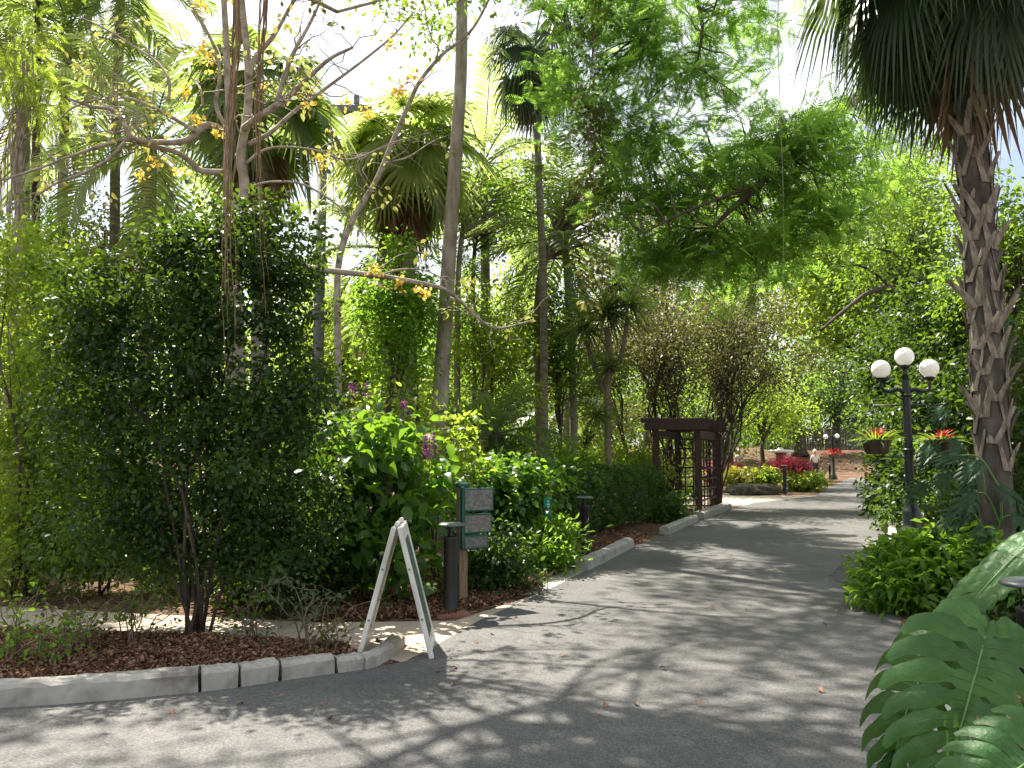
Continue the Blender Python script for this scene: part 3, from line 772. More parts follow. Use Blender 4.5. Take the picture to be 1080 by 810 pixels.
# ---- brown garden pergola with lattice sides
def pergola():
    A = np.array([3.68, 20.0, 0]); B = np.array([4.75, 20.0, 0]); dv = DIR * 2.5
    D = A + dv; Cc = B + dv
    t = thing('pergola', 'dark brown timber pergola with square lattice sides beside the drive', 'pergola', (A + Cc) / 2)
    Hh = 2.2; R = rotz(-math.atan2(.423, .906))
    for p, w in ((A, .15), (B, .15), (Cc, .15), (D, .15)):
        mb = MB(); box(mb, p + np.array([0, 0, Hh / 2 - .05]), (w, w, Hh + .1), None, 0, .012); mb.build('post', M['brown_paint'], t, smooth=False)
    for a, b in ((A, B), (D, Cc)):
        e = norm(b - a) * .28
        mb = MB(); bar(mb, a - e + np.array([0, 0, Hh + .085]), b + e + np.array([0, 0, Hh + .085]), .06, .17, 0, .008)
        bar(mb, a - e + np.array([0, -.16, Hh + .085]), b + e + np.array([0, -.16, Hh + .085]), .05, .17, 0, .008); mb.build('beam', M['brown_paint'], t, smooth=False)
    for k in range(5):
        f = (k - .2) / 3.6
        a = A + dv * f; b = B + dv * f; e = norm(b - a) * .34
        mb = MB(); bar(mb, a - e + np.array([0, 0, Hh + .235]), b + e + np.array([0, 0, Hh + .235]), .05, .125, 0, .006); mb.build('rafter', M['brown_paint'], t, smooth=False)
    for a, b in ((A, D), (B, Cc)):
        mb = MB(); bar(mb, a - DIR * .25 + np.array([0, 0, Hh - .09]), b + DIR * .25 + np.array([0, 0, Hh - .09]), .05, .16, 0, .006); mb.build('side_beam', M['brown_paint'], t, smooth=False)
    def lattice(a, b, nv, nh, z0=.12, z1=2.0):
        mb = MB()
        n = norm(np.cross(b - a, [0, 0, 1.0]))
        for k in range(nv):
            f = (k + .5) / nv; p = a + (b - a) * f
            bar(mb, p + np.array([0, 0, z0]), p + np.array([0, 0, z1]), .036, .028, 0, .004, up=n)
        for k in range(nh):
            z = z0 + (z1 - z0) * k / (nh - 1)
            bar(mb, a + np.array([0, 0, z]) + n * .026, b + np.array([0, 0, z]) + n * .026, .022, .045, 0, .004)
        mb.build('lattice', M['brown_paint'], t, smooth=False)
    e = norm(B - A) * .08
    lattice(B + DIR * .12, Cc - DIR * .12, 5, 8)
    lattice(A + DIR * .12, D - DIR * .12, 5, 7)
    lattice(D + e, Cc - e, 4, 8)
    # extra end post pair carrying the lattice on the road side
    E = B + dv * 1.18
    mb = MB(); box(mb, E + np.array([0, 0, 1.07]), (.12, .12, 2.2), None, 0, .01); mb.build('post', M['brown_paint'], t, smooth=False)
pergola()

# ---- utility post with a horizontal arm, far left
def utility():
    b = np.array([(334 - 540) / 820 * 18, 18.0, 0])
    t = thing('utility_post', 'plain grey post with a flat horizontal arm rising behind the palms', 'post', b)
    zt = at(334, 118, 18)[2]
    mb = MB(); tube(mb, [b + np.array([0, 0, -.1]), b + np.array([0, 0, zt])], [.135, .115], 14); mb.build('shaft', M['grey_metal'], t)
    mb = MB(); bar(mb, b + np.array([-.1, 0, zt + .05]), b + np.array([1.15, .1, zt + .09]), .24, .2, 0, .02); mb.build('arm', M['grey_metal'], t, smooth=False)
    mb = MB(); bar(mb, b + np.array([.78, .05, zt + .19]), b + np.array([.78, .05, zt + .44]), .14, .12, 0, .02); mb.build('bracket', M['grey_metal'], t, smooth=False)
utility()

# ---- pale post among the trees, white stand, fence
b = np.array([1.95, 26, 0]); mb = MB(); lathe(mb, [(0, -.05), (.12, -.05), (.115, 2.1), (.14, 2.12), (.13, 2.2), (.03, 2.26), (0, 2.26)], 16, b); o = mb.build('garden_post', M['white_paint']); tag(o, 'pale weathered post standing among the palm trunks', 'post'); origin_to(o, b)
b = np.array([16.0, 46.5, 0])
t = thing('pedestal_stand', 'white round topped stand rising behind the red leaved plants', 'stand', b)
mb = MB(); lathe(mb, [(0, -.05), (.42, -.05), (.40, .1), (.3, .2), (.27, 1.5), (.36, 1.62), (0, 1.62)], 24, b); mb.build('pedestal', M['brick'], t)
mb = MB(); lathe(mb, [(.1, 1.62), (.70, 1.64), (.74, 1.70), (.72, 1.77), (.62, 1.80), (.2, 1.82), (.12, 1.92), (0, 1.94)], 28, b); mb.build('top', M['white_paint'], t)
b = np.array([24, 74, gz(74)])
t = thing('board_fence', 'weathered grey upright board fence behind the mulch slope', 'fence', b)
mb = MB(); r = RS(8)
for k in range(44):
    box(mb, b + np.array([k * .24, r.normal() * .02, .95 + r.normal() * .04]), (.215, .03, 2.1), None, 0, .006)
mb.build('boards', M['fence_wood'], t, smooth=False)
for z in (.45, 1.55):
    mb = MB(); bar(mb, b + np.array([-.1, .06, z]), b + np.array([10.5, .06, z]), .06, .1); mb.build('rail', M['fence_wood'], t, smooth=False)

# ---- people, far down the drive
def skin_mesh(verts, edges, radii, name, m, parent, sub=2, off=(0, 0, 0)):
    me = bpy.data.meshes.new(name); me.from_pydata([tuple(v) for v in verts], edges, [])
    o = bpy.data.objects.new(name, me); C.objects.link(o)
    o.modifiers.new('s', 'SKIN'); sv = me.skin_vertices[0].data
    for i, r_ in enumerate(radii): sv[i].radius = (r_, r_) if np.isscalar(r_) else r_
    sv[0].use_root = True
    ss = o.modifiers.new('d', 'SUBSURF'); ss.levels = ss.render_levels = sub
    dg = bpy.context.evaluated_depsgraph_get(); ev = o.evaluated_get(dg)
    nm_ = bpy.data.meshes.new_from_object(ev); o.modifiers.clear()
    o.data = nm_; nm_.materials.clear(); nm_.materials.append(m)
    for p in nm_.polygons: p.use_smooth = True
    if parent is not None: o.parent = parent
    return o
def person(label, loc, face, pose):
    """face = heading; local frame: x right, y forward"""
    t = thing('person', label, 'person', loc)
    t.rotation_euler = (0, 0, face)
    sw = pose['step']
    legs = lambda s: [(s * .10, 0, .90), (s * .105, sw * s * .12 + .03, .50), (s * .11, sw * s * .20 - .03, .09), (s * .12, sw * s * .20 + .13, .045)]
    ar = pose['arms']
    V = [(0, 0, .96), (0, .01, 1.18), (0, 0, 1.38), (0, .0, 1.50), (0, .02, 1.58), (0, .03, 1.68), (0, .02, 1.76)]
    Rr = [(.15, .115), (.135, .10), (.15, .10), (.058, .06), (.078, .085), (.082, .095), (.05, .06)]
    E = [(0, 1), (1, 2), (2, 3), (3, 4), (4, 5), (5, 6)]
    for s in (-1, 1):
        n = len(V); V += legs(s); Rr += [.095, .062, .042, (.04, .035)]; E += [(0, n), (n, n + 1), (n + 1, n + 2), (n + 2, n + 3)]
        n = len(V); sh = (s * .19, 0, 1.41)
        el = np.array(sh) + np.array(ar[0]) * [s, 1, 1]; wr = el + np.array(ar[1]) * [s, 1, 1]; hd = wr + norm(np.array(ar[1]) * [s, 1, 1]) * .09
        V += [sh, tuple(el), tuple(wr), tuple(hd)]; Rr += [.056, .042, .03, (.04, .025)]; E += [(2, n), (n, n + 1), (n + 1, n + 2), (n + 2, n + 3)]
    body = skin_mesh(V, E, Rr, 'body', M['skin'], t)
    # shirt
    V2 = [(0, 0, .92), (0, .01, 1.18), (0, 0, 1.38), (0, 0, 1.455)]; R2 = [(.175, .135), (.16, .125), (.175, .122), (.09, .085)]; E2 = [(0, 1), (1, 2), (2, 3)]
    for s in (-1, 1):
        n = len(V2); sh = np.array((s * .19, 0, 1.405)); el = sh + np.array(ar[0]) * [s, 1, 1]
        V2 += [tuple(sh), tuple(sh + (el - sh) * .75)]; R2 += [.072, .066]; E2 += [(2, n), (n, n + 1)]
    skin_mesh(V2, E2, R2, 'shirt', M[pose['shirt']], t)
    V3 = [(0, 0, .95)]; R3 = [(.165, .13)]; E3 = []
    for s in (-1, 1):
        l = legs(s); n = len(V3); end = 2 if pose['long'] else 1
        V3 += l[:end + 1]; R3 += [.112, .082, .066][:end + 1]; E3 += [(0, n)] + [(n + i, n + i + 1) for i in range(end)]
    skin_mesh(V3, E3, R3, 'trousers' if pose['long'] else 'shorts', M[pose['legs']], t)
    mb = MB(); lathe(mb, [(.165, 1.725), (.17, 1.735), (.105, 1.745), (.10, 1.80), (.085, 1.845), (.05, 1.865), (0.001, 1.87)], 20, (0, .03, 0))
    h = mb.build('hat', M['white_cloth'], None, off=(0, 0, 0)); h.parent = t
    # face: nose, eyes
    mb = MB(); box(mb, (0, .128, 1.665), (.025, .03, .04), None, 0, .008)
    for s in (-1, 1): box(mb, (s * .035, .118, 1.69), (.022, .01, .01), None, 0, .003)
    n = mb.build('nose', M['skin'], None, off=(0, 0, 0)); n.parent = t
    for s in (-1, 1):
        mb = MB(); box(mb, (s * .12, sw * s * .20 + .07, .045), (.095, .27, .09), None, 0, .03)
        sh = mb.build('shoe', M['dark_cloth'], None, off=(0, 0, 0)); sh.parent = t
    return t
person('person seen from behind in white shirt and white hat, dark trousers', (19.6, 50.5, 0), math.radians(-15), dict(step=.5, arms=((.07, .05, -.27), (.0, .22, .02)), shirt='white_cloth', legs='dark_cloth', long=True))
person('person in grey patterned shirt and red shorts strolling past the flower bed', (14.4, 49.5, 0), math.radians(150), dict(step=1.0, arms=((.06, .04, -.27), (-.02, .20, -.02)), shirt='grey_cloth', legs='red_cloth', long=False))
# ================================================================== plants
DIA, LEAF, SPRAY, SPRIG = t_diamond(), t_leaf(), t_spray(), t_sprig()
BROAD = t_leaf(.34, .10, .25); NARROW = t_leaf(.14, .04, .2)

def woody(mb, rng, base, fork, blobs, clumps, r0, m=0, per=7, stems=1, sides=8, wob=.12):
    base = np.asarray(base, float); fork = np.asarray(fork, float)
    if stems == 1:
        P = curve(base, fork, rng, 7, wob * .5)
        R = np.linspace(r0, r0 * .72, len(P)); R[0] *= 1.35
        tube(mb, P, R, sides + 2, m)
    for bi, ((c, r), cl) in enumerate(zip(blobs, clumps)):
        c = np.asarray(c, float)
        st = fork if stems == 1 else base + rng.normal(size=3) * [r0 * 2.2, r0 * 2.2, 0]
        P = curve(st, c + (0 if stems == 1 else np.array([0, 0, r[2] * .35])), rng, 7, wob, .08)
        if stems > 1: tt = np.linspace(0, 1, 7)[:, None]; P[:, :2] -= ((P[-1] - P[0])[None, :2] * (tt - tt ** 1.7))
        rr = r0 * (.55 if stems == 1 else .6)
        tube(mb, P, np.linspace(rr, rr * .28, len(P)), sides, m)
        for k in rng.permutation(len(cl))[:per]:
            f = rng.uniform(.35, .98); i = f * (len(P) - 1); i0 = int(i)
            q = P[i0] + (P[min(i0 + 1, len(P) - 1)] - P[i0]) * (i - i0)
            Q = curve(q, cl[k], rng, 5, wob * 1.2, .04)
            tube(mb, Q, np.linspace(rr * .3, rr * .06, len(Q)), 5, m, cap=False)

def plant(name, label, cat, base, blobs, leaf, L, n=60, per=40, cr=.25, tmpl=None, bark='bark_dark', r0=.05, fork=None, stems=1, seed=0, group=None,
          flat=.6, up=.7, droop=.25, shell=.5, gap=.0, twigs=7, crown='crown', wob=.12, spread=.6, freq=2.2, sides=8):
    r = RS(seed + 1000)
    t = thing(name, label, cat, base, group)
    vol = [np.prod(b[1]) ** .67 for b in blobs]; tot = sum(vol)
    clumps = [ell_points(r, b[0], b[1], max(3, int(n * v / tot)), shell, gap, freq) for b, v in zip(blobs, vol)]
    clumps = [c[c[:, 2] > base[2] + .04] if (c[:, 2] > base[2] + .04).sum() > 2 else c for c in clumps]
    mb = MB(); foliage(mb, r, np.concatenate(clumps), per, cr, L, tmpl or DIA, flat, up, droop, spread=spread)
    mb.build(crown, M[leaf], t)
    if fork is None: fork = np.array(base) + (np.mean([b[0] for b in blobs], 0) - np.array(base)) * .45
    mb = MB(); woody(mb, r, base, fork, blobs, clumps, r0, 0, twigs, stems, sides, wob)
    mb.build('trunk' if stems == 1 else 'stems', M[bark], t)
    return t

def blobs_px(list_px, Y):
    """[(px, py, half-width px, half-height px, depth offset, depth radius)] -> ellipsoids in metres"""
    out = []
    for px, py, hw, hh, dy, ry in list_px:
        y = Y + dy; k = y / F_PX
        out.append((at(px, py, y), (hw * k, ry, hh * k)))
    return out

# ---- the large dark multi-stemmed shrub on the bed
base = on_ground(203, 672)
T0 = plant('shrub', 'tall dark multi stemmed shrub filling the leafy bed at the left', 'shrub', base,
      blobs_px([(215, 300, 95, 85, .3, .75), (302, 310, 45, 80, .4, .55), (120, 300, 62, 62, .2, .6), (275, 240, 38, 32, .3, .4), (95, 360, 45, 50, .1, .5), (220, 420, 110, 95, .2, .8), (310, 430, 55, 90, .2, .6), (110, 430, 60, 90, .3, .6),
                (250, 520, 80, 60, .5, .7), (140, 545, 80, 62, .4, .6), (310, 540, 50, 60, .6, .5), (190, 585, 70, 30, .35, .5), (265, 590, 60, 28, .4, .5), (205, 250, 60, 40, .3, .5)], 6.9),
      'dark_leaf', .062, n=820, per=46, cr=.11, tmpl=LEAF, stems=10, r0=.028, seed=1, twigs=10, shell=.12, crown='foliage', bark='bark_dark', gap=.18, freq=4.2)

# ---- bushes at the far left behind the path
plant('bush', 'sunlit yellow green bush at the left edge behind the path', 'bush', on_ground(20, 630),
      blobs_px([(10, 300, 80, 70, 0, .9), (60, 380, 60, 70, .2, .8), (0, 430, 70, 70, 0, .9), (40, 520, 70, 70, -.1, .8), (-40, 560, 60, 60, 0, .8), (30, 580, 70, 40, -.2, .6)], 9.3),
      'lime_leaf', .07, n=330, per=46, cr=.16, tmpl=LEAF, stems=7, r0=.035, seed=2, crown='foliage', shell=.4, gap=.2, freq=4)
plant('bush', 'dark green bush between the yellow green bush and the tall shrub, behind the path', 'bush', on_ground(110, 628),
      blobs_px([(100, 560, 70, 60, 0, .7), (190, 590, 60, 45, .1, .6), (90, 470, 60, 60, .3, .6)], 9.0),
      'mid_leaf', .065, n=200, per=44, cr=.14, tmpl=LEAF, stems=6, r0=.03, seed=3, crown='foliage', shell=.4, gap=.1, freq=4)
plant('bush', 'deep shaded low bush behind the path, right of the shrub stems', 'bush', on_ground(320, 640),
      blobs_px([(300, 590, 60, 45, 0, .6), (350, 560, 50, 60, .1, .6), (260, 570, 50, 60, .3, .6)], 8.3),
      'dark_leaf', .07, n=170, per=44, cr=.13, tmpl=LEAF, stems=6, r0=.025, seed=4, crown='foliage', shell=.4)

# ---- broad-leaved flowering shrub
def flower_spike(parent, c, h, w, m, seed, n=60):
    r = RS(seed); z = r.rand(n); a = r.rand(n) * 6.28
    pos = c + np.stack([np.cos(a) * w * (1 - .7 * z) * r.rand(n) ** .5, np.sin(a) * w * (1 - .7 * z) * r.rand(n) ** .5, (z - .5) * h], 1)
    d = np.stack([np.cos(a), np.sin(a), r.normal(size=n) * .4 - .1], 1)
    mb = MB(); scatter(mb, t_diamond(.4, .1), pos, frames(d, np.array([[0, 0, 1.0]]) + r.normal(size=(n, 3)) * .4), np.full(n, w * .75), r.rand(n))
    tube(mb, [c + np.array([0, 0, -h * 1.3]), c + np.array([0, 0, h * .4])], .006, 5)
    return mb.build('flower_spike', M[m], parent)
base = on_ground(405, 636)
t = plant('shrub', 'glossy broad leaved shrub with purple flower spikes behind the sandwich board', 'shrub', base,
      blobs_px([(390, 470, 55, 40, 0, .5), (425, 500, 40, 50, .1, .5), (370, 540, 50, 55, -.1, .5), (420, 570, 32, 50, -.1, .45), (400, 590, 55, 35, -.1, .5), (350, 480, 30, 50, .2, .4)], 8.6),
      'gloss_leaf', .17, n=150, per=13, cr=.14, tmpl=BROAD, stems=8, r0=.022, seed=5, crown='foliage', shell=.4, droop=.45, up=.9)
for i, (px, py, h, w) in enumerate(((453, 471, .26, .075), (372, 410, .13, .045), (386, 412, .16, .04), (426, 428, .09, .04))):
    flower_spike(t, at(px, py, 8.35), h, w, 'purple_petal', 60 + i)
plant('shrub', 'loose yellow green shrub rising behind the purple flower spike', 'shrub', np.array([-1.0, 9.9, 0]),
      blobs_px([(445, 440, 22, 25, 0, .3), (470, 490, 30, 35, 0, .4), (440, 520, 30, 50, .1, .4), (485, 455, 18, 20, .2, .3)], 10.0),
      'lime_leaf', .10, n=70, per=20, cr=.15, tmpl=LEAF, stems=6, r0=.02, seed=6, crown='foliage', gap=.2, freq=5)

# ---- shrubs right of the signboard
plant('shrub', 'dark glossy shrub spreading behind the green signboard', 'shrub', np.array([-.1, 11.2, 0]),
      blobs_px([(530, 512, 38, 26, 0, .5), (566, 510, 24, 22, .4, .4), (508, 540, 32, 40, -.1, .4), (545, 548, 28, 36, -.1, .4), (492, 505, 22, 20, .4, .4), (520, 500, 22, 18, .3, .4)], 11.2),
      'gloss_leaf', .115, n=230, per=22, cr=.14, tmpl=BROAD, stems=8, r0=.022, seed=7, crown='foliage', droop=.5, up=.9, shell=.4)
plant('shrub', 'small dusky shrub at the foot of the signboard post', 'shrub', on_ground(528, 622),
      blobs_px([(525, 580, 30, 28, 0, .35), (515, 600, 30, 18, -.1, .3), (545, 600, 20, 18, 0, .3)], 9.2),
      'dark_leaf', .07, n=80, per=26, cr=.11, tmpl=LEAF, stems=6, r0=.012, seed=8, crown='foliage')
plant('shrub', 'feathery light green shrub in front of the teal marker post', 'shrub', on_ground(582, 600),
      blobs_px([(575, 574, 25, 20, 0, .4), (586, 566, 15, 16, .1, .35), (558, 582, 16, 14, 0, .3), (580, 590, 24, 10, -.1, .3)], 10.7),
      'bright_leaf', .10, n=100, per=30, cr=.12, tmpl=NARROW, stems=7, r0=.01, seed=9, crown='foliage', droop=-.5)

# ---- clipped hedge
def hedge():
    a = np.array([1.05, 14.0, 0]); b = a + DIR * 5.6 + np.array([.25, 0, 0]); r = RS(10)
    t = thing('hedge', 'clipped dense green hedge along the drive before the pergola', 'hedge', (a + b) / 2)
    n = 30000; u = r.rand(n); L = np.linalg.norm(b - a)
    # rounded box section: points on the sides and the top with a soft lumpy surface
    W, H = 1.25, 1.22
    ang = r.uniform(0, 1, n); P = np.zeros((n, 3)); N = np.zeros((n, 3))
    per = np.where(ang < .36, 0, np.where(ang < .64, 1, np.where(ang < .85, 2, 3)))
    s = r.rand(n)
    loc = np.zeros((n, 3)); nn = np.zeros((n, 3))
    k = per == 0; loc[k] = np.stack([u[k] * L, np.full(k.sum(), 0), s[k] * H], 1); nn[k] = [0, -1, 0]
    k = per == 1; loc[k] = np.stack([u[k] * L, s[k] * W, np.full(k.sum(), H)], 1); nn[k] = [0, 0, 1]
    k = per == 2; loc[k] = np.stack([np.zeros(k.sum()), u[k] * W, s[k] * H], 1); nn[k] = [-1, 0, 0]
    k = per == 3; loc[k] = np.stack([np.where(u[k] > .5, L, u[k] * 2 * L), np.where(u[k] > .5, s[k] * W, W), r.rand(k.sum()) * H], 1); nn[k] = [.5, .5, 0]
    cen = np.array([L / 2, W / 2, H * .5]); d0 = loc - cen
    f = np.maximum(np.abs(d0[:, 1]) / (W / 2), np.abs(d0[:, 2]) / (H / 2)); g_ = np.sqrt((d0[:, 1] / (W / 2)) ** 4 + (d0[:, 2] / (H / 2)) ** 4) ** .5
    loc[:, 1] = cen[1] + d0[:, 1] / np.maximum(g_, 1); loc[:, 2] = cen[2] + d0[:, 2] / np.maximum(g_, 1)
    lump = .05 * np.sin(loc[:, 0] * 3.1 + 1) * np.sin(loc[:, 2] * 4.3) + .04 * np.sin(loc[:, 0] * 7 + loc[:, 1] * 6)
    loc += nn * (lump + r.normal(size=n) * .045 - .02)[:, None]
    A = np.stack([norm(b - a), norm(np.cross([0, 0, 1.0], b - a)), [0, 0, 1.0]], 1)
    P = a + loc @ A.T; N = nn @ A.T
    P[:, 2] = np.maximum(P[:, 2], .12 + .1 * r.rand(n))
    d = N * .7 + r.normal(size=(n, 3)) * .7; d[:, 2] += .25
    mb = MB(); scatter(mb, LEAF, P, frames(d, N + r.normal(size=(n, 3)) * .6), .045 + .035 * r.rand(n), r.rand(n)); mb.build('foliage', M['hedge_leaf'], t)
    mb = MB()
    for i in range(26):
        p = a + (b - a) * ((i + .5) / 26) + LEFTN * r.uniform(.3, .95)
        for j in range(4): tube(mb, curve(p, p + np.array([r.normal() * .35, r.normal() * .25, r.uniform(.7, 1.1)]), r, 5, .2), np.linspace(.02, .005, 5), 5)
    mb.build('stems', M['bark_dark'], t)
hedge()
plant('shrub', 'small loose shrub between the hedge and the pergola foot', 'shrub', np.array([3.75, 18.6, 0]),
      blobs_px([(708, 532, 18, 16, 0, .4), (698, 545, 18, 10, -.2, .4), (716, 548, 12, 10, 0, .3)], 18.6), 'hedge_leaf', .09, n=70, per=26, cr=.13, tmpl=LEAF, stems=6, r0=.012, seed=12, crown='foliage')

# ---- dry twiggy plants at the left edge of the bed
def twiggy(label, base, n, h, seed, lean=(0, 0), leaves=40, leaf='olive_leaf', L=.05):
    r = RS(seed); base = np.asarray(base, float)
    t = thing('twiggy_plant', label, 'plant', base, 'thin half bare plants on the leafy bed')
    mb = MB(); tips = []
    for i in range(n):
        e = base + np.array([r.normal() * h * .45 + lean[0], r.normal() * h * .3 + lean[1], h * r.uniform(.45, 1.1)])
        P = curve(base + r.normal(size=3) * [.06, .06, 0], e, r, 9, .13, .16); tube(mb, P, np.linspace(.0065, .0022, 9), 5)
        tips.append(P[-1]); tips.append(P[5])
        for j in range(4):
            q = P[r.randint(3, 8)]; e2 = q + r.normal(size=3) * h * .22
            tube(mb, curve(q, e2, r, 6, .14), np.linspace(.003, .0012, 6), 4, cap=False); tips.append(e2)
    mb.build('stems', M['bark_brown'], t)
    tips = np.array(tips); tips = tips[r.rand(len(tips)) < .8]
    mb = MB(); foliage(mb, r, tips, max(2, leaves // max(1, len(tips)) + 2), .05, L, LEAF, up=.5, droop=.4); mb.build('leaves', M[leaf], t)
twiggy('tangle of pale dry stems spilling over the kerb at the left edge', on_ground(12, 700), 12, .50, 1, (.1, -.1), 60, 'bright_leaf', .05)
twiggy('thin wispy plant on the bed halfway between the edge tangle and the shrub stems', on_ground(85, 690), 9, .42, 2, leaves=60)
twiggy('wispy plant with drooping dark leaves just left of the shrub stems', on_ground(140, 680), 9, .45, 3, leaves=80, leaf='mid_leaf')
twiggy('low sprawling plant just right of the shrub stems', on_ground(262, 678), 8, .40, 4, leaves=70, leaf='mid_leaf')
twiggy('airy small plant on the bed beside the sandwich board', on_ground(322, 690), 9, .62, 5, leaves=130, leaf='blue_leaf')
twiggy('tiny sprout of dry stems behind the sunken kerb stone', on_ground(348, 692), 5, .28, 6, leaves=24)
twiggy('grey green sprig on the bed behind the long kerb', on_ground(55, 705), 7, .3, 7, leaves=50, leaf='bright_leaf')
twiggy('weedy sprig at the corner of the grey slab path', on_ground(566, 625), 5, .22, 8, leaves=30, leaf='mid_leaf', L=.04)

# ---- flower bed across the drive
def bed_plant(label, px, py, Y, hw, hh, leaf, L, seed, tmpl=None, cat='plant', n=40, per=22, up=.6, droop=.1, name='bedding_plant'):
    b = np.array([(px - 540) / F_PX * Y, Y, 0])
    k = Y / F_PX; c = at(px, py, Y)
    return plant(name, label, cat, b, [(c, (hw * k, hw * k * .7, hh * k)), (c + np.array([hw * k * .5, .1, -hh * k * .4]), (hw * k * .6, hw * k * .5, hh * k * .6)), (c + np.array([-hw * k * .5, 0, -hh * k * .4]), (hw * k * .6, hw * k * .5, hh * k * .6))],
                 leaf, L, n=n, per=per, cr=.16, tmpl=tmpl or LEAF, stems=5, r0=.012, seed=seed, crown='foliage', twigs=3, up=up, droop=droop)
bed_plant('yellow leaved bedding clump behind the dark rock, end closer to the pergola', 776, 503, 33, 12, 6, 'yellow_leaf', .16, 21)
bed_plant('bright yellow leaved bedding clump in the middle behind the dark rock', 797, 502, 32.5, 13, 6, 'yellow_leaf', .16, 22)
bed_plant('yellow green bedding clump beside the red leaved plants', 811, 503, 32, 8, 7, 'lime_leaf', .16, 23)
bed_plant('dark red cordyline clump left of the white topped stand', 817, 496, 34.5, 7, 6, 'red_leaf', .26, 24, t_strap(.07, 4, .3), droop=-.5)
bed_plant('tallest crimson cordyline clump below the white topped stand', 829, 493, 33.5, 9, 8, 'red_leaf', .30, 25, t_strap(.07, 4, .3), droop=-.5)
bed_plant('coral red cordyline clump beside the person in white', 843, 495, 34.5, 6, 7, 'red_leaf', .26, 26, t_strap(.07, 4, .3), droop=-.5)
bed_plant('low lime green clump at the drive end of the flower bed', 849, 507, 33, 20, 7, 'lime_leaf', .18, 27, n=60)
bed_plant('small pink red clump between the pergola and the yellow plants', 768, 498, 36, 8, 6, 'red_leaf', .3, 28, t_strap(.07, 4, .3))
bed_plant('pink flowering clump seen through the pergola lattice', 752, 500, 34, 8, 10, 'pink_petal', .16, 29)
def boulder(label, c, size, seed):
    r = RS(seed); th = np.linspace(0, 2 * PI, 28, endpoint=False); V = []; n = 12
    for i in range(n + 1):
        ph = PI / 2 * (1 - i / n) - .25 * (i / n)
        for a in th:
            d = np.array([math.cos(a) * math.cos(ph), math.sin(a) * math.cos(ph), math.sin(ph)])
            k = 1 + .12 * math.sin(a * 3 + seed) * math.cos(ph) + .08 * math.sin(a * 5 + ph * 6 + seed * 2) + .05 * math.sin(a * 9 + ph * 9) + r.normal() * .012
            k *= 1 / max(abs(d[0]) ** 4 + abs(d[1]) ** 4 + abs(d[2]) ** 4, .3) ** .12
            V.append(np.asarray(c) + d * k * np.asarray(size))
    Q = [[i * 28 + j, (i + 1) * 28 + j, (i + 1) * 28 + (j + 1) % 28, i * 28 + (j + 1) % 28] for i in range(n) for j in range(28)]
    mb = MB(); mb.add(V, Q); o = mb.build('boulder', M['moss_rock']); tag(o, label, 'boulder', 'dark rocks edging the flower bed'); origin_to(o, c)
boulder('long dark mossy rock edging the yellow plants by the pergola', (9.2, 30.2, .12), (1.0, .5, .30), 1)
boulder('smaller dark mossy rock beside the black bollard of the flower bed', (10.15, 30.9, .1), (.4, .35, .26), 2)

# ---- bright green shrubs and understorey at the right
for i, (px, py, hw, hh, Y, lab) in enumerate(((945, 606, 30, 36, 8.2, 'bright green shrub spilling onto the drive in front of the lamp'),
        (1000, 593, 36, 34, 8.0, 'vivid green shrub in the middle between lamp base and monstera'),
        (1055, 605, 36, 32, 7.6, 'leafy green shrub below the palm trunk by the photo edge'))):
    b = np.array([(px - 540) / F_PX * Y, Y, 0])
    plant('leafy_shrub', lab, 'shrub', b, blobs_px([(px, py, hw, hh, 0, .45), (px - hw * .5, py + hh * .5, hw * .6, hh * .55, -.15, .35), (px + hw * .5, py + hh * .4, hw * .6, hh * .6, -.1, .35)], Y),
          'gloss_leaf' if i == 2 else 'bright_leaf', .12, n=125, per=17, cr=.10, tmpl=t_leaf(.2, .06, .3), stems=8, r0=.012, seed=31 + i, crown='foliage', twigs=5, up=1.0, droop=-.1, shell=.45)
plant('leafy_shrub', 'dark low shrub on the bed edge at the lamp base', 'shrub', np.array([8.6, 15.8, 0]),
      blobs_px([(985, 545, 22, 24, 0, .4), (938, 552, 12, 18, .6, .5), (1005, 540, 22, 26, .5, .4)], 15.8), 'dark_leaf', .11, n=110, per=20, cr=.13, tmpl=LEAF, stems=7, r0=.012, seed=35, crown='foliage', up=.9)  # dark leaf tone also stands in for the shade around the lamp
plant('leafy_shrub', 'upright dark shrub with yellow tinged leaves at the bend of the drive', 'shrub', np.array([10.2, 20.5, 0]),
      blobs_px([(945, 510, 22, 32, 0, .7), (935, 530, 16, 22, -.5, .5), (965, 490, 28, 34, .6, .8), (940, 485, 14, 20, .6, .5)], 20), 'dark_leaf', .15, n=150, per=22, cr=.2, tmpl=LEAF, stems=7, r0=.02, seed=36, crown='foliage', up=.8)  # leaf colour made darker to carry the shade at the bend
plant('leafy_shrub', 'tall dark undergrowth shrub directly behind the lamp post', 'shrub', np.array([8.6, 16.8, 0]),
      blobs_px([(985, 520, 40, 60, 0, .8), (1010, 440, 45, 60, .5, .9), (960, 440, 22, 40, .9, .7), (1030, 520, 45, 60, -.2, .8)], 16.8), 'dark_leaf', .15, n=260, per=26, cr=.22, tmpl=LEAF, stems=8, r0=.03, seed=37, crown='foliage', up=.8)
plant('leafy_shrub', 'dense dark shrub behind the palm trunk at the photo edge', 'shrub', np.array([8.2, 11.2, 0]),
      blobs_px([(1085, 500, 50, 70, 0, .8), (1100, 400, 60, 70, .3, .9), (1050, 560, 40, 40, -.4, .6), (1120, 590, 60, 50, -.6, .7)], 11.2), 'dark_leaf', .13, n=240, per=24, cr=.18, tmpl=LEAF, stems=8, r0=.03, seed=38, crown='foliage', up=.8)

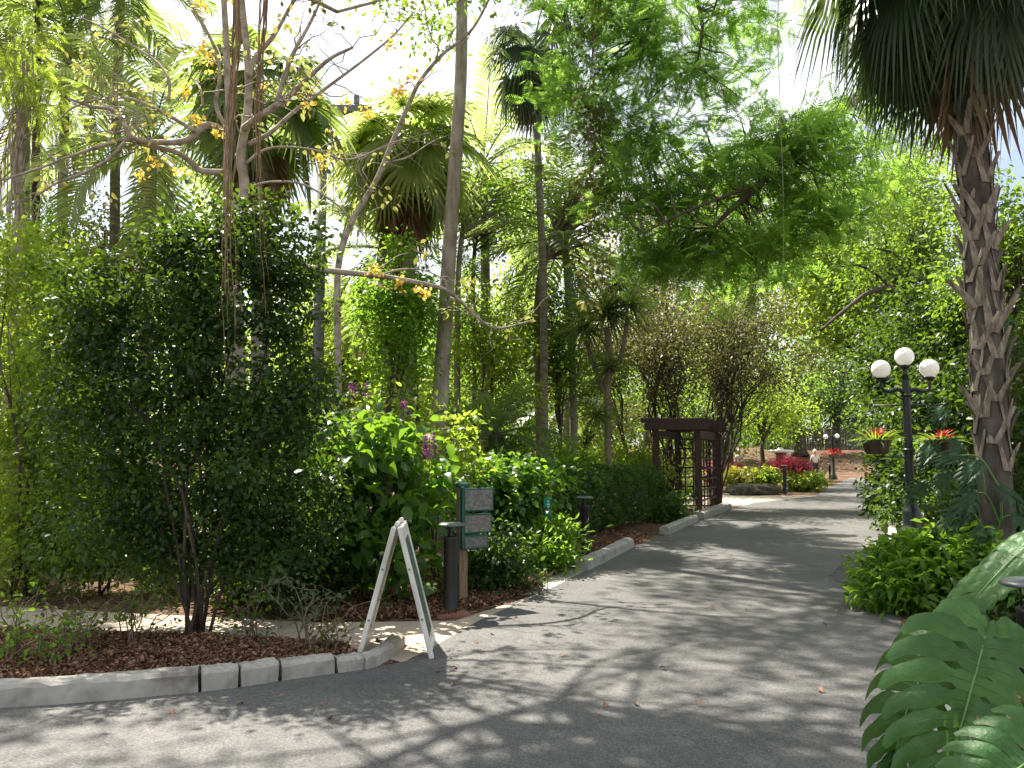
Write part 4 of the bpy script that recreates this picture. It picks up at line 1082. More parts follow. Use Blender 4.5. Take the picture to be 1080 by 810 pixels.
# ---- monstera
def monstera_mesh(L=.62, W=.42, lobes=9, seed=0, curl=.5, fold=.22, hole=.5, split=.36, cut=.50):
    """blade in local space: base at the origin, midrib along +y, face +z"""
    r = RS(seed); mb = MB(); NU, NV = 14, 4
    t0s = np.linspace(-.10, .93, lobes + 1)
    def mid(t):
        tt = np.clip(t, 0, 1); return np.array([0 * tt, tt * L, -.22 * L * tt ** 2 * curl * 2])
    for s in (-1, 1):
        for k in range(lobes):
            a, b = t0s[k], t0s[k + 1]; tc = (a + b) / 2
            ang = math.radians(128 - 104 * (k / (lobes - 1)) ** .9)   # from +y axis
            prof = math.sin(PI * np.clip(.20 + .74 * (k + .5) / lobes, 0, 1)) ** .75
            ln = W * (1.0 if s > 0 else .72) * (1.0 if k else .8) * prof * r.uniform(.94, 1.06)
            V = np.zeros((NU + 1, NV + 1, 3))
            hk = hole * r.uniform(.5, 1.2)
            for i in range(NU + 1):
                u = i / NU
                gap = .0 if u < .10 else 0
                gap = hk * .30 * math.exp(-((u - .24) / .06) ** 2) + split * np.clip((u - cut) / .2, 0, 1)
                tip = np.clip((u - .84) / .16, 0, 1)
                half = (1.06 - gap) * math.sqrt(max(0, 1 - tip ** 2.6)) * .5
                bend = ang - .55 * u * u * (ang / 2)                     # sweeps towards the tip
                for j in range(NV + 1):
                    v = (j / NV - .5) * 2 * half
                    m0 = tc + v * (b - a)
                    spread_ = 1 + .78 * u                                 # lobes fan out
                    p = mid(m0) if m0 >= 0 else np.array([0, m0 * L, 0])
                    d = np.array([s * math.sin(bend), math.cos(bend), 0]); side = np.array([-s * math.cos(bend), math.sin(bend), 0])
                    q = p + d * ln * u + side * v * (b - a) * L * (spread_ - 1) * 1.0
                    q[2] += fold * ln * u * (1 - .9 * u) - curl * .55 * ln * u ** 2.2 + .022 * L * math.cos(v * PI * 1.0) * u * (1 if half > .02 else 0) + .008 * math.sin(u * 9 + k)
                    V[i, j] = q
            idx = np.arange((NU + 1) * (NV + 1)).reshape(NU + 1, NV + 1)
            Q = np.stack([idx[:-1, :-1], idx[:-1, 1:], idx[1:, 1:], idx[1:, :-1]], -1).reshape(-1, 4)
            if s > 0: Q = Q[:, ::-1]
            mb.add(V.reshape(-1, 3), Q, None, 0, r.uniform(.2, .8))
            c = V[:, NV // 2] + np.array([0, 0, .001]); n_ = int(NU * .7)
            tube(mb, c[:n_:2], np.linspace(.002, .0005, len(c[:n_:2])), 4, 2, cap=False)
    # tip lobe
    tt = np.linspace(.80, 1.12, 7); V = []
    for i, t in enumerate(tt):
        f = i / 6; p = mid(min(t, 1)) + np.array([0, max(0, t - 1) * L, -max(0, t - 1) * L * .5]); w = W * .16 * (1 - f ** 2) * (.5 + f) + .002
        V += [p + [-w, 0, 0], p, p + [w, 0, 0]]
    Q = [[3 * i + j, 3 * i + j + 1, 3 * i + 4 + j, 3 * i + 3 + j] for i in range(6) for j in (0, 1)]
    mb.add(V, Q, None, 0, .5)
    ts = np.linspace(-.02, 1, 12); tube(mb, [mid(t) + np.array([0, 0, .003]) if t >= 0 else np.array([0, t * L, 0]) for t in ts], np.linspace(.0065, .0015, 12), 6, 1)
    return mb
def place_leaf(parent, mb, name, pos, d, n, mats, root=None, pet_r=.008):
    V = np.concatenate(mb.v); R = frames(np.asarray(d, float)[None], np.asarray(n, float)[None])[0]
    mb.v = [V @ R.T + np.asarray(pos, float)]
    o = mb.build(name, mats, parent)
    if root is not None:
        m2 = MB(); P = spline([root, np.asarray(root) * .55 + np.asarray(pos) * .45 + np.array([0, 0, .16]), np.asarray(pos)], 7)
        tube(m2, P, np.linspace(pet_r * 1.5, pet_r, len(P)), 7); m2.build('petiole', M['rib'], o)
    return o
def monstera():
    b = np.array([2.15, 3.25, 0])
    t = thing('monstera_plant', 'large split leaved monstera leaning over the road edge in the corner', 'monstera', b)
    root = b + np.array([.35, .35, .0])
    g1, g2 = (M['monstera_leaf'], M['rib'], M['vein']), (M['monstera_dark'], M['rib'], M['vein'])
    # big bright leaf: base upper right, tip towards lower left, face to the camera
    place_leaf(t, monstera_mesh(.68, .33, 10, 1, .40, .14, 1.5), 'leaf', at(1038, 674, 3.15), (-.40, -.20, -.88), (-.25, -.90, .36), g1, root)
    # older darker leaf hanging edge-on at the left
    place_leaf(t, monstera_mesh(.60, .30, 8, 2, 1.0, .1, .8, .34, .4), 'leaf', at(992, 680, 3.45), (-.55, .0, -.75), (-.55, -.45, .45), g2, root)
    # long pinnate leaf seen from its side above
    place_leaf(t, monstera_mesh(.98, .21, 13, 3, .5, .2, .6), 'leaf', at(1088, 572, 4.6), (-.82, -.1, -.58), (-.35, -.25, .9), g1, root + np.array([.1, .3, 0]))
    place_leaf(t, monstera_mesh(.38, .22, 9, 4, .5, .10, .9, .3, .6), 'leaf', at(1112, 786, 2.75), (-.80, -.1, -.40), (-.15, -.75, .62), g1, root)
    place_leaf(t, monstera_mesh(.45, .28, 8, 5, .4, .15, .5), 'leaf', at(1018, 662, 4.3), (-.2, -.45, -.55), (.15, -.6, .7), g2, root + np.array([.2, .3, 0]))
    place_leaf(t, monstera_mesh(.42, .26, 8, 6, .4, .15, .5), 'leaf', at(1040, 662, 4.4), (-.6, -.2, -.5), (-.2, -.5, .8), g2, root + np.array([.1, .8, 0]))
    place_leaf(t, monstera_mesh(.40, .28, 8, 7, .4, .15, .5), 'leaf', at(1100, 830, 2.9), (-.35, -.5, -.3), (0, -.6, .75), g1, root)
monstera()

def philodendron(label, b, spots, seed, size=.31):
    r = RS(seed); t = thing('climbing_philodendron', label, 'climbing plant', b)
    for k, (px, py, Y, dx, dz) in enumerate(spots):
        place_leaf(t, monstera_mesh(size * r.uniform(.8, 1.2), size * .52, 7, seed + k, .5, .15, .0, .5, .35), 'leaf', at(px, py, Y), (dx, -.35, dz), (dx * .4, -.75, .6), (M['philodendron_leaf'],) * 3, np.array([b[0] + r.normal() * .1, b[1] - .15, max(.1, at(px, py, Y)[2] - .35)]))
philodendron('big lobed philodendron climbing the lower palm trunk', (5.0, 8.3, 0), [(1030, 490, 8.0, -.6, -.6), (1012, 540, 7.9, -.75, -.7), (1058, 515, 7.9, .5, -.5), (1010, 480, 8.2, -.8, -.3), (1040, 560, 7.7, -.3, -.8), (1075, 545, 7.8, .4, -.7), (1000, 560, 8.0, -.8, -.6), (1024, 520, 7.9, -.5, -.75)], 50)
philodendron('lobed philodendron hanging in the shade right of the lamp', (8.0, 14.6, 0), [(985, 470, 14.2, -.6, -.6), (1000, 500, 14.0, -.3, -.8), (975, 510, 14.2, -.7, -.6), (1008, 465, 14.0, .3, -.7), (995, 430, 14.3, -.5, -.6)], 70, .48)
# ================================================================== palms
def fan_frond(el, pet, rad, nseg=36, fan=150, droop=.35, seed=0, pw=.014, seg_pts=4, tipdroop=.35, w=.045, dead=False):
    """costapalmate frond: base at origin, leaving along +x at elevation el (radians)"""
    r = RS(seed); mb = MB()
    P = []; p = np.zeros(3); a = el; k = 7
    for i in range(k):
        P.append(p.copy()); p = p + np.array([math.cos(a), 0, math.sin(a)]) * pet / (k - 1); a -= droop * .9 / (k - 1) * (1 + i * .25)
    P = np.array(P); tube(mb, P, np.linspace(pw * 1.6, pw, k), 5, 1, cap=False)
    H = P[-1]; t = np.array([math.cos(a), 0, math.sin(a)]); n = np.array([-math.sin(a), 0, math.cos(a)]); s = np.array([0, 1.0, 0])
    for i in range(nseg):
        f = i / (nseg - 1) * 2 - 1; g = math.radians(fan) * f
        d = math.cos(g) * t + math.sin(g) * s
        L = rad * (1 - .28 * abs(f) ** 2) * r.uniform(.93, 1.05)
        q = np.linspace(0, 1, seg_pts); ww = np.interp(q, [0, .3, .65, 1], [.25, 1, .75, .03]) * w * rad * .9
        side = norm(np.cross(n, d)); tw = side * math.cos(.5 * (1 if i % 2 else -1)) + n * math.sin(.5 * (1 if i % 2 else -1))
        V = []
        for j, u in enumerate(q):
            c = H + d * L * u * (1 - .12 * tipdroop * u * u) - np.array([0, 0, 1.0]) * (tipdroop * L * u ** 2.4 * r.uniform(.75, 1.25)) + n * (.10 * L * u * (1 - u)) + t * (.12 * rad * (1 - abs(f)) * min(1, u * 2))
            V += [c - tw * ww[j], c + tw * ww[j]]
        Q = [[2 * j, 2 * j + 1, 2 * j + 3, 2 * j + 2] for j in range(seg_pts - 1)]
        mb.add(V, Q, None, 0, np.clip(.35 + .3 * r.rand() + (.25 if dead else 0), 0, 1))
    return mb

def feather_frond(el, L, nl=34, ll=.5, droop=1.5, seed=0, w=.022, hang=.5, vee=.35, rr=.022):
    r = RS(seed); mb = MB(); k = 14; P = []; p = np.zeros(3); a = el
    for i in range(k):
        P.append(p.copy()); p = p + np.array([math.cos(a), 0, math.sin(a)]) * L / (k - 1); a -= droop / (k - 1) * (.5 + i / k)
    P = np.array(P); tube(mb, P, np.linspace(rr, .004, k), 5, 1, cap=False)
    Tn = norm(np.gradient(P, axis=0))
    for i in range(nl):
        f = .16 + .84 * i / (nl - 1); x = f * (k - 1); i0 = min(int(x), k - 2); c = P[i0] + (P[i0 + 1] - P[i0]) * (x - i0); t = Tn[i0]
        up = np.cross(t, [0, 1.0, 0]); up = up * (1 if up[2] > 0 else -1)
        le = ll * math.sin(PI * (.12 + .80 * (f - .16) / .84)) ** .6
        for s in (-1, 1):
            d = norm(t * .55 + np.array([0, s, 0]) * .8 + up * vee + r.normal(size=3) * .06)
            sd = norm(np.cross(d, up)); V = []
            for j, u in enumerate((0, .35, .7, 1)):
                q = c + d * le * u - np.array([0, 0, 1]) * hang * le * u * u; ww = w * (.5, 1, .75, .05)[j]
                V += [q - sd * ww, q + sd * ww]
            mb.add(V, [[0, 1, 3, 2], [2, 3, 5, 4], [4, 5, 7, 6]], None, 0, np.clip(.25 + .5 * r.rand(), 0, 1))
    return mb

FR = {}
def frond_obj(key, make, mats, parent, pos, az, name='frond', roll=0, sc=1.0):
    """frond meshes are shared between the palms of a kind"""
    if key not in FR: FR[key] = make().mesh(name, mats)
    o = bpy.data.objects.new(name, FR[key]); C.objects.link(o); o.parent = parent
    o.location = Vector(pos) - Vector(parent['_o']); o.rotation_euler = (roll, 0, az); o.scale = (sc, sc, sc)
    return o

def palm(name, label, base, pts, r0, r1, kind, n, size, seed, leaf='palm_leaf', els=(1.2, -.9), dead=0, group=None, bark='bark_palm', rings=True, trunk_name='trunk', az0=0.0, droop=None, fan=150, **kw):
    """pts: world points of the trunk, foot first; fronds leave its top"""
    t = thing(name, label, 'palm', base, group); r = RS(seed + 500)
    P = spline(pts, 8); R = np.linspace(r0, r1, len(P)); R[0] *= 1.25
    mb = MB(); tube(mb, P, R, 14)
    if rings:
        d = np.linalg.norm(P[-1] - P[0]); step = max(.12, r0 * 1.6); m = int(d / step)
        for i in range(min(m, 90)):
            f = (i + .5) / m * (len(P) - 1); i0 = int(f); c = P[i0] + (P[min(i0 + 1, len(P) - 1)] - P[i0]) * (f - i0); T = norm(P[min(i0 + 1, len(P) - 1)] - P[max(i0 - 1, 0)])
            rad = np.interp(f, range(len(P)), R) * 1.035
            tube(mb, [c - T * .012, c + T * .012], rad, 14, 0, cap=False)
    mb.build(trunk_name, M[bark], t)
    top = P[-1]; ga = 2.399963
    for i in range(n):
        f = i / max(1, n - 1); el = els[0] + (els[1] - els[0]) * f; q = int(round(el / .3)); s2 = i % 3
        el_q = q * .3
        if kind == 'fan':
            frond_obj((leaf, kind, size, q, s2), lambda: fan_frond(el_q, size * .62 * kw.get('pet', 1), size * .55, kw.get('nseg', 34), fan, kw.get('pdroop', .6), s2 + q * 7 + 90, tipdroop=kw.get('tip', .4), w=kw.get('w', .05)), [M[leaf], M['rib']], t,
                      top + np.array([0, 0, -.35 * f * size * .5]), az0 + i * ga + r.normal() * .15, roll=r.normal() * .15, sc=r.uniform(.88, 1.1))
        else:
            frond_obj((leaf, kind, size, q, s2, droop), lambda: feather_frond(el_q, size, kw.get('nl', 36), kw.get('ll', size * .22), droop or 1.5, s2 + q * 7 + 50, w=kw.get('w', .02) * size / 2, hang=kw.get('hang', .5)), [M[leaf], M['rib']], t,
                      top + np.array([0, 0, -.12 * f * size * .3]), az0 + i * ga + r.normal() * .15, roll=r.normal() * .12, sc=r.uniform(.88, 1.1))
    for i in range(dead):
        s2 = i % 3; el = (-1.0, -1.25, -1.4)[s2]
        frond_obj(('dead', kind, size, s2), lambda: (fan_frond(el, size * .5, size * .5, 26, 100, .3, s2 + 3, tipdroop=.7, w=.06, dead=True) if kind == 'fan' else feather_frond(el, size * .8, 26, size * .2, .4, s2, hang=1.0)), [M['dead_leaf'], M['dead_leaf']], t,
                  top + np.array([0, 0, -size * (.12 + .30 * i / max(1, dead))]), i * ga + .7 + r.normal() * .2, name='dead_frond', sc=r.uniform(.75, 1.05))
    return t

def line_px(pairs, Y, base=True):
    P = [at(px, py, Y) for px, py in pairs]
    if base:
        x, y = P[0][0], Y; P = [np.array([x + (P[0][0] - P[min(1, len(P) - 1)][0]) * .3, y, 0])] + P
    return P

# ---- the big cabbage palm at the right
def sabal():
    Y = 8.3; pts = line_px([(1052, 560), (1046, 450), (1038, 330), (1030, 210), (1022, 110), (1016, 30), (1012, -75)], Y)
    b = pts[0]
    t = palm('cabbage_palm', 'big cabbage palm at the right with a rough criss cross trunk', b, pts, .165, .15, 'fan', 34, 1.95, 1, 'sabal_leaf', els=(1.2, -.5), dead=3, bark='bark_grey', rings=False, pet=.85, nseg=68, fan=125, tip=.6, pdroop=.75, w=.026)
    tr = [c for c in t.children if c.name.startswith('trunk')][0]
    r = RS(77); P = spline(pts, 8); ln = np.concatenate([[0], np.cumsum(np.linalg.norm(np.diff(P, axis=0), axis=1))])
    me = None
    for v in range(1):
        mb = MB(); k = 7
        for sg in (-1, 1):          # the old leaf base is split into two prongs
            V = []
            for i in range(k):
                f = i / (k - 1); z = .40 * f; y = sg * (.012 + .125 * f ** 1.15); out = .012 + .018 * f + .030 * f ** 4 - .5 * y * y / .3; w = .040 * (1 - .62 * f) + .004; th = .012 * (1 - .5 * f)
                V += [[out, y - w, z], [out + th, y - w * .3, z + .004], [out + th, y + w * .3, z + .004], [out, y + w, z], [out - th, y, z]]
            Q = [[i * 5 + j, i * 5 + (j + 1) % 5, (i + 1) * 5 + (j + 1) % 5, (i + 1) * 5 + j] for i in range(k - 1) for j in range(5)]
            mb.add(V, Q, [[(k - 1) * 5, (k - 1) * 5 + 1, (k - 1) * 5 + 2], [(k - 1) * 5, (k - 1) * 5 + 2, (k - 1) * 5 + 3]])
        me = mb.mesh('leaf_base', M['boot'], smooth=False)
    N = 98
    for i in range(N):
        s = 1.3 + (ln[-1] - 2.0) * i / N; c = np.array([np.interp(s, ln, P[:, j]) for j in range(3)]); rad = np.interp(s, ln, np.linspace(.165, .15, len(P)))
        a = i * 2.399963 + r.normal() * .12
        o = bpy.data.objects.new('leaf_base', me); C.objects.link(o); o.parent = tr
        o.location = Vector(c + np.array([math.cos(a), math.sin(a), 0]) * (rad - .012) - b)
        o.rotation_euler = (r.normal() * .13, r.normal() * .10 - .02, a); k = r.uniform(.75, 1.15); o.scale = (k, k * 1.15, k * r.uniform(.8, 1.15))
sabal()

# ---- palms of the middle distance
palm('fan_palm', 'bushy fan palm with glossy crown left of the tall pale trunk', np.array([-2.2, 16.5, 0]), line_px([(428, 420), (430, 300), (428, 160)], 16.5), .18, .15, 'fan', 30, 1.75, 2, 'palm_yellow', els=(1.4, -.5), dead=12, tip=.35, nseg=36)
palm('fan_palm', 'slender fan palm with a small ragged crown high beside the feathery tree', np.array([.75, 18.0, 0]), line_px([(574, 480), (573, 300), (568, 180), (564, 52)], 18), .10, .08, 'fan', 26, 1.45, 3, 'sabal_leaf', els=(1.35, -1.0), dead=7, tip=.6, nseg=30, fan=120, w=.04)
palm('fan_palm', 'fan palm with brown skirt half hidden behind the bare flowering tree', np.array([-4.3, 13.5, 0]), line_px([(275, 330), (276, 220), (272, 108)], 13.5), .16, .14, 'fan', 26, 1.6, 4, 'palm_leaf', els=(1.3, -.45), dead=9, tip=.45)
palm('feather_palm', 'feather palm with arching fronds at the top left corner', np.array([-12.6, 20, 0]), line_px([(22, 300), (24, 160), (28, 55)], 20), .2, .15, 'feather', 15, 3.9, 5, 'palm_leaf', els=(1.3, -.5), dead=2, droop=1.5)
palm('feather_palm', 'pale feather palm arching between the corner palm and the flowering tree', np.array([-10.6, 18.5, 0]), line_px([(64, 300), (67, 160), (72, 30)], 18.5), .13, .10, 'feather', 14, 3.5, 6, 'palm_yellow', els=(1.3, -.6), droop=1.7)
palm('feather_palm', 'slim dark trunked feather palm second from the left edge', np.array([-11, 18, 0]), line_px([(37, 300), (38, 150), (42, -40)], 18), .1, .08, 'feather', 10, 2.4, 7, 'palm_leaf', els=(1.3, -.5), droop=1.4, bark='bark_dark')
palm('feather_palm', 'lush feather palm with drooping fronds left of the bare flowering tree', np.array([-8.2, 17.5, 0]), line_px([(155, 330), (158, 240), (160, 150)], 17.5), .16, .12, 'feather', 20, 3.2, 8, 'palm_yellow', els=(1.25, -.6), dead=3, droop=1.6)
palm('feather_palm', 'high feather palm whose crown hangs over the top edge left of centre', np.array([-9.2, 18, 0]), line_px([(120, 300), (122, 150), (128, -30)], 18), .13, .10, 'feather', 13, 2.8, 9, 'palm_leaf', els=(1.2, -.8), droop=1.7)
palm('feather_palm', 'spiky dark feather palm between the slender fan palm and the hanging vine', np.array([1.2, 19.5, 0]), line_px([(604, 400), (600, 320), (596, 250)], 19.5), .10, .09, 'feather', 24, 2.6, 10, 'palm_leaf', els=(1.35, -.6), droop=1.0, dead=3)
palm('feather_palm', 'bright feather palm behind the tall pale trunk', np.array([-.6, 21, 0]), line_px([(512, 400), (512, 300), (510, 170)], 21), .15, .12, 'feather', 18, 3.0, 11, 'palm_yellow', els=(1.35, -.5), droop=1.3)
palm('cycad', 'low fountain shaped cycad among the palm trunks behind the shrubs', np.array([-.3, 15.5, 0]), line_px([(523, 480), (523, 456)], 15.5), .16, .15, 'feather', 26, 1.5, 12, 'palm_leaf', els=(1.2, -.3), droop=1.1, rings=False, bark='bark_dark', dead=6)
palm('feather_palm', 'small silvery feather palm behind the pale weathered post', np.array([1.6, 22, 0]), line_px([(598, 460), (598, 425)], 22), .1, .09, 'feather', 16, 1.9, 13, 'palm_leaf', els=(1.3, -.3), droop=1.3, rings=False)
palm('feather_palm', 'dark feather palm in the shade behind the fan palm skirt', np.array([-2.9, 18.2, 0]), line_px([(408, 400), (406, 320), (404, 260)], 18.2), .14, .12, 'feather', 20, 2.6, 14, 'palm_leaf', els=(1.2, -.7), droop=1.4, dead=3)

# ---- dragon tree with spiky rosettes
def dracaena():
    Y = 17.0; b = np.array([(641 - 540) / F_PX * Y, Y, 0]); r = RS(9)
    t = thing('dragon_tree', 'slim spiky dragon tree with several rosettes before the pergola', 'tree', b)
    mb = MB(); tube(mb, spline([b, at(641, 440, Y), at(642, 370, Y), at(640, 345, Y)], 6), .075, 10); tube(mb, spline([at(641, 400, Y), at(655, 375, Y), at(662, 335, Y)], 5), .05, 8); tube(mb, spline([at(641, 420, Y), at(628, 390, Y + .2), at(618, 360, Y + .3)], 5), .05, 8); mb.build('trunk', M['bark_brown'], t)
    for px, py, s, y in ((640, 330, 1.15, Y), (664, 322, .95, Y), (616, 345, .95, Y + .3), (644, 388, .75, Y - .1), (630, 438, .62, Y - .1), (652, 300, .9, Y + .2)):
        N = 110; a = r.rand(N) * 6.28; e = np.arcsin(r.uniform(-.55, 1, N)); d = np.stack([np.cos(a) * np.cos(e), np.sin(a) * np.cos(e), np.sin(e)], 1)
        mb = MB(); scatter(mb, t_strap(.028, 5, .5), at(px, py, y), frames(d, np.array([[0, 0, 1.0]]) + r.normal(size=(N, 3)) * .1), s * r.uniform(.6, 1.0, N), r.rand(N)); mb.build('rosette', M['palm_leaf'], t)
dracaena()

# ---- tall bare trunks among the palms (crowns above the picture)
def tall_tree(label, px_line, Y, r0, r1, bark, crown_c, crown_r, leaf, L, n, per, seed, tmpl=None, cat='tree', cr=.4):
    pts = line_px(px_line, Y); b = pts[0]; r = RS(seed)
    t = thing('tall_tree', label, cat, b, 'tall slim trunks among the palms')
    mb = MB(); P = spline(pts + [np.asarray(crown_c, float)] if crown_c is not None else pts, 8); R = np.linspace(r0, r1, len(P)); R[0] *= 1.3; tube(mb, P, R, 12)
    if crown_c is not None:
        cl = ell_points(r, crown_c, crown_r, n, .25, .6, 1.0)
        for k in r.permutation(n)[:60]:
            q = P[-1 - r.randint(0, 6)]; Q = curve(q, cl[k], r, 6, .12, .05); tube(mb, Q, np.linspace(r1 * .6, .012, 6), 6, cap=False)
        mb.build('trunk', M[bark], t)
        mb = MB(); foliage(mb, r, cl, per, cr, L, tmpl or DIA, up=.8); mb.build('crown', M[leaf], t)
    else:
        mb.build('trunk', M[bark], t)
    return t
tall_tree('tall pale slim trunk leaning gently, running out of the top edge', [(464, 430), (470, 330), (478, 200), (486, 80), (487, -10)], 15.0, .17, .10, 'bark_pale', (-1.0, 14.6, 12.8), (4.0, 3.8, 1.8), 'mid_leaf', .16, 130, 52, 1)
tall_tree('dark straight trunk left of the pale leaning trunk', [(424, 430), (421, 330), (416, 240)], 17.5, .11, .085, 'bark_dark', (-2.7, 18, 8.2), (1.6, 1.5, 1.2), 'mid_leaf', .15, 34, 30, 2)
tall_tree('dark slim trunk beside the pale leaning trunk', [(437, 430), (433, 330), (428, 250)], 17.0, .10, .08, 'bark_dark', (-2.1, 17.4, 8.6), (1.5, 1.4, 1.1), 'bright_leaf', .15, 30, 30, 3)
tall_tree('thin greenish trunk just right of the pale leaning trunk', [(483, 470), (482, 380), (484, 280)], 18.0, .085, .06, 'bark_pale', (-1.1, 18.2, 7.6), (1.5, 1.2, 1.2), 'bright_leaf', .14, 30, 30, 4)
tall_tree('very thin trunk halfway between the pale trunk and the slender fan palm', [(500, 470), (500, 380), (499, 290)], 20.0, .06, .05, 'bark_dark', (-.9, 20, 7.8), (1.6, 1.3, 1.2), 'mid_leaf', .15, 30, 30, 5)
tall_tree('stout brown trunk directly behind the slender fan palm', [(570, 480), (568, 400), (569, 300)], 18.9, .12, .08, 'bark_brown', (1.2, 19.6, 7.6), (1.6, 1.4, 1.3), 'olive_leaf', .13, 40, 34, 6)

# ---- the bare tree with yellow flowers
def flowering_tree():
    Y0 = 8.8; r = RS(21); b = np.array([(250 - 540) / F_PX * Y0, Y0, 0])
    t = thing('flowering_tree', 'nearly bare twisting tree with yellow blossoms above the dark shrub', 'tree', b)
    ends = []
    mb = MB()
    def br(px, r0, r1, dy=0.0, y0=0.0, twigs=8, jit=.10, n=8):
        k = len(px); ys = Y0 + y0 + np.linspace(0, dy, k) + np.concatenate([[0], np.cumsum(r.normal(size=k - 1) * jit)])
        P = spline([at(x, y, yy) for (x, y), yy in zip(px, ys)], 6); R = np.linspace(r0, r1, len(P)); tube(mb, P, R, n)
        for i in range(twigs):
            j = r.randint(len(P) // 3, len(P)); L = r.uniform(.25, .8)
            d = norm(r.normal(size=3) * [1, .7, .7] + np.array([0, 0, .45])); Q = curve(P[j], P[j] + d * L, r, 6, .3)
            tube(mb, Q, np.linspace(min(R[j] * .5, .012), .0025, 6), 4, cap=False); ends.append(Q[-1])
            if r.rand() < .6:
                Q2 = curve(Q[3], Q[3] + norm(r.normal(size=3) + [0, 0, .3]) * L * .6, r, 5, .3); tube(mb, Q2, np.linspace(.005, .002, 5), 4, cap=False); ends.append(Q2[-1])
        return P
    x0 = [(250, 640), (250, 500), (249, 380), (246, 280), (244, 215)]
    br(x0, .125, .09, 0, 0, 0, .02, 12)
    br([(247, 250), (258, 200), (254, 165), (262, 110), (261, 60), (256, 10), (250, -70), (262, -150)], .062, .026, .3, 0, 10, .05, 10)
    br([(245, 235), (240, 190), (242, 130), (239, 60), (236, 0), (228, -90), (215, -170)], .052, .022, -.2, 0, 10, .05, 10)
    br([(258, 135), (275, 122), (300, 105), (325, 82), (348, 62), (372, 50)], .045, .014, -.5, 0, 9)
    br([(262, 152), (285, 140), (310, 118), (345, 92), (380, 66), (412, 40), (433, 17)], .030, .010, .6, 0, 10)
    br([(262, 80), (270, 60), (288, 38), (302, 14), (314, -8), (330, -60)], .04, .012, .3, 0, 6)
    br([(292, 108), (300, 80), (310, 55), (325, 28), (338, 0), (350, -40)], .035, .010, -.2, -.15, 6)
    br([(240, 140), (218, 132), (196, 148), (165, 150), (140, 145), (122, 118), (96, 112), (72, 104)], .045, .012, -.9, 0, 10)
    br([(238, 182), (212, 180), (198, 168), (184, 160), (150, 152), (128, 148), (80, 163), (40, 178), (2, 190)], .04, .010, -1.0, 0, 12)
    br([(132, 150), (112, 170), (84, 184), (58, 194), (40, 206)], .02, .008, .3, -.7, 6)
    br([(205, 138), (178, 122), (150, 108), (120, 102), (80, 112), (60, 128)], .024, .009, .4, -.4, 9)
    br([(243, 142), (228, 112), (232, 80), (226, 50), (212, 22), (198, 0), (180, -30)], .028, .010, .3, 0, 8)
    br([(178, 106), (178, 84), (166, 66), (140, 48), (110, 30), (84, 18)], .02, .008, .4, -.2, 8)
    br([(214, 112), (212, 96), (206, 86), (196, 78)], .016, .008, .2, 0, 4)
    br([(260, 172), (275, 160), (296, 155), (330, 158), (362, 168), (384, 164), (410, 152), (430, 146)], .018, .007, .5, 0, 9)
    br([(262, 198), (284, 192), (318, 194), (350, 212), (372, 232), (392, 262)], .016, .006, -.4, 0, 8)
    br([(255, 268), (290, 276), (320, 282), (352, 286), (398, 291), (440, 298), (470, 306), (486, 318), (500, 332), (524, 346), (562, 338)], .048, .010, .9, 0, 14, .06)
    br([(398, 291), (424, 284), (450, 286), (474, 298)], .014, .006, .3, .4, 5)
    mb.build('trunk', M['twig'], t)
    spots = [(197, 97), (330, 96), (322, 108), (218, 52), (228, 138), (340, 170), (176, 172), (190, 182), (410, 46), (434, 80), (394, 286), (420, 300), (446, 308), (205, 128), (222, 66), (212, 6), (160, 170), (278, 90), (365, 105), (388, 120), (150, 185), (420, 95)]
    for i, (px, py) in enumerate(spots):
        c = at(px, py, Y0 + r.uniform(-.6, .7)); m2 = MB(); N = r.randint(16, 34)
        d = r.normal(size=(N, 3)); scatter(m2, t_leaf(.42, .12, .1), c + r.normal(size=(N, 3)) * .045, frames(d, r.normal(size=(N, 3))), r.uniform(.035, .065, N), r.rand(N)); m2.build('blossom', M['yellow_petal'], t)
    ends = np.array(ends); sel = ends[r.rand(len(ends)) < .30]
    m2 = MB(); foliage(m2, r, sel, 7, .07, .085, LEAF, up=.6); m2.build('leaves', M['olive_leaf'], t)
    # leafy upper crown above the picture
    r2 = RS(4); cl = ell_points(r2, (b[0] + .1, Y0 + .6, 9.8), (3.7, 3.2, 1.4), 120, .2, .6, 1.0)
    m2 = MB()
    for k in range(120):
        Q = curve(at((250, 262, 215, 314, 330)[k % 5], (-70, -150, -170, -8, -60)[k % 5], Y0), cl[k], r2, 6, .15); tube(m2, Q, np.linspace(.03, .006, 6), 5, cap=False)
    m2.build('upper_branch', M['twig'], t)
    m2 = MB(); foliage(m2, r2, cl, 40, .32, .13, LEAF, up=.8); m2.build('upper_crown', M['mid_leaf'], t)
    return t
flowering_tree()

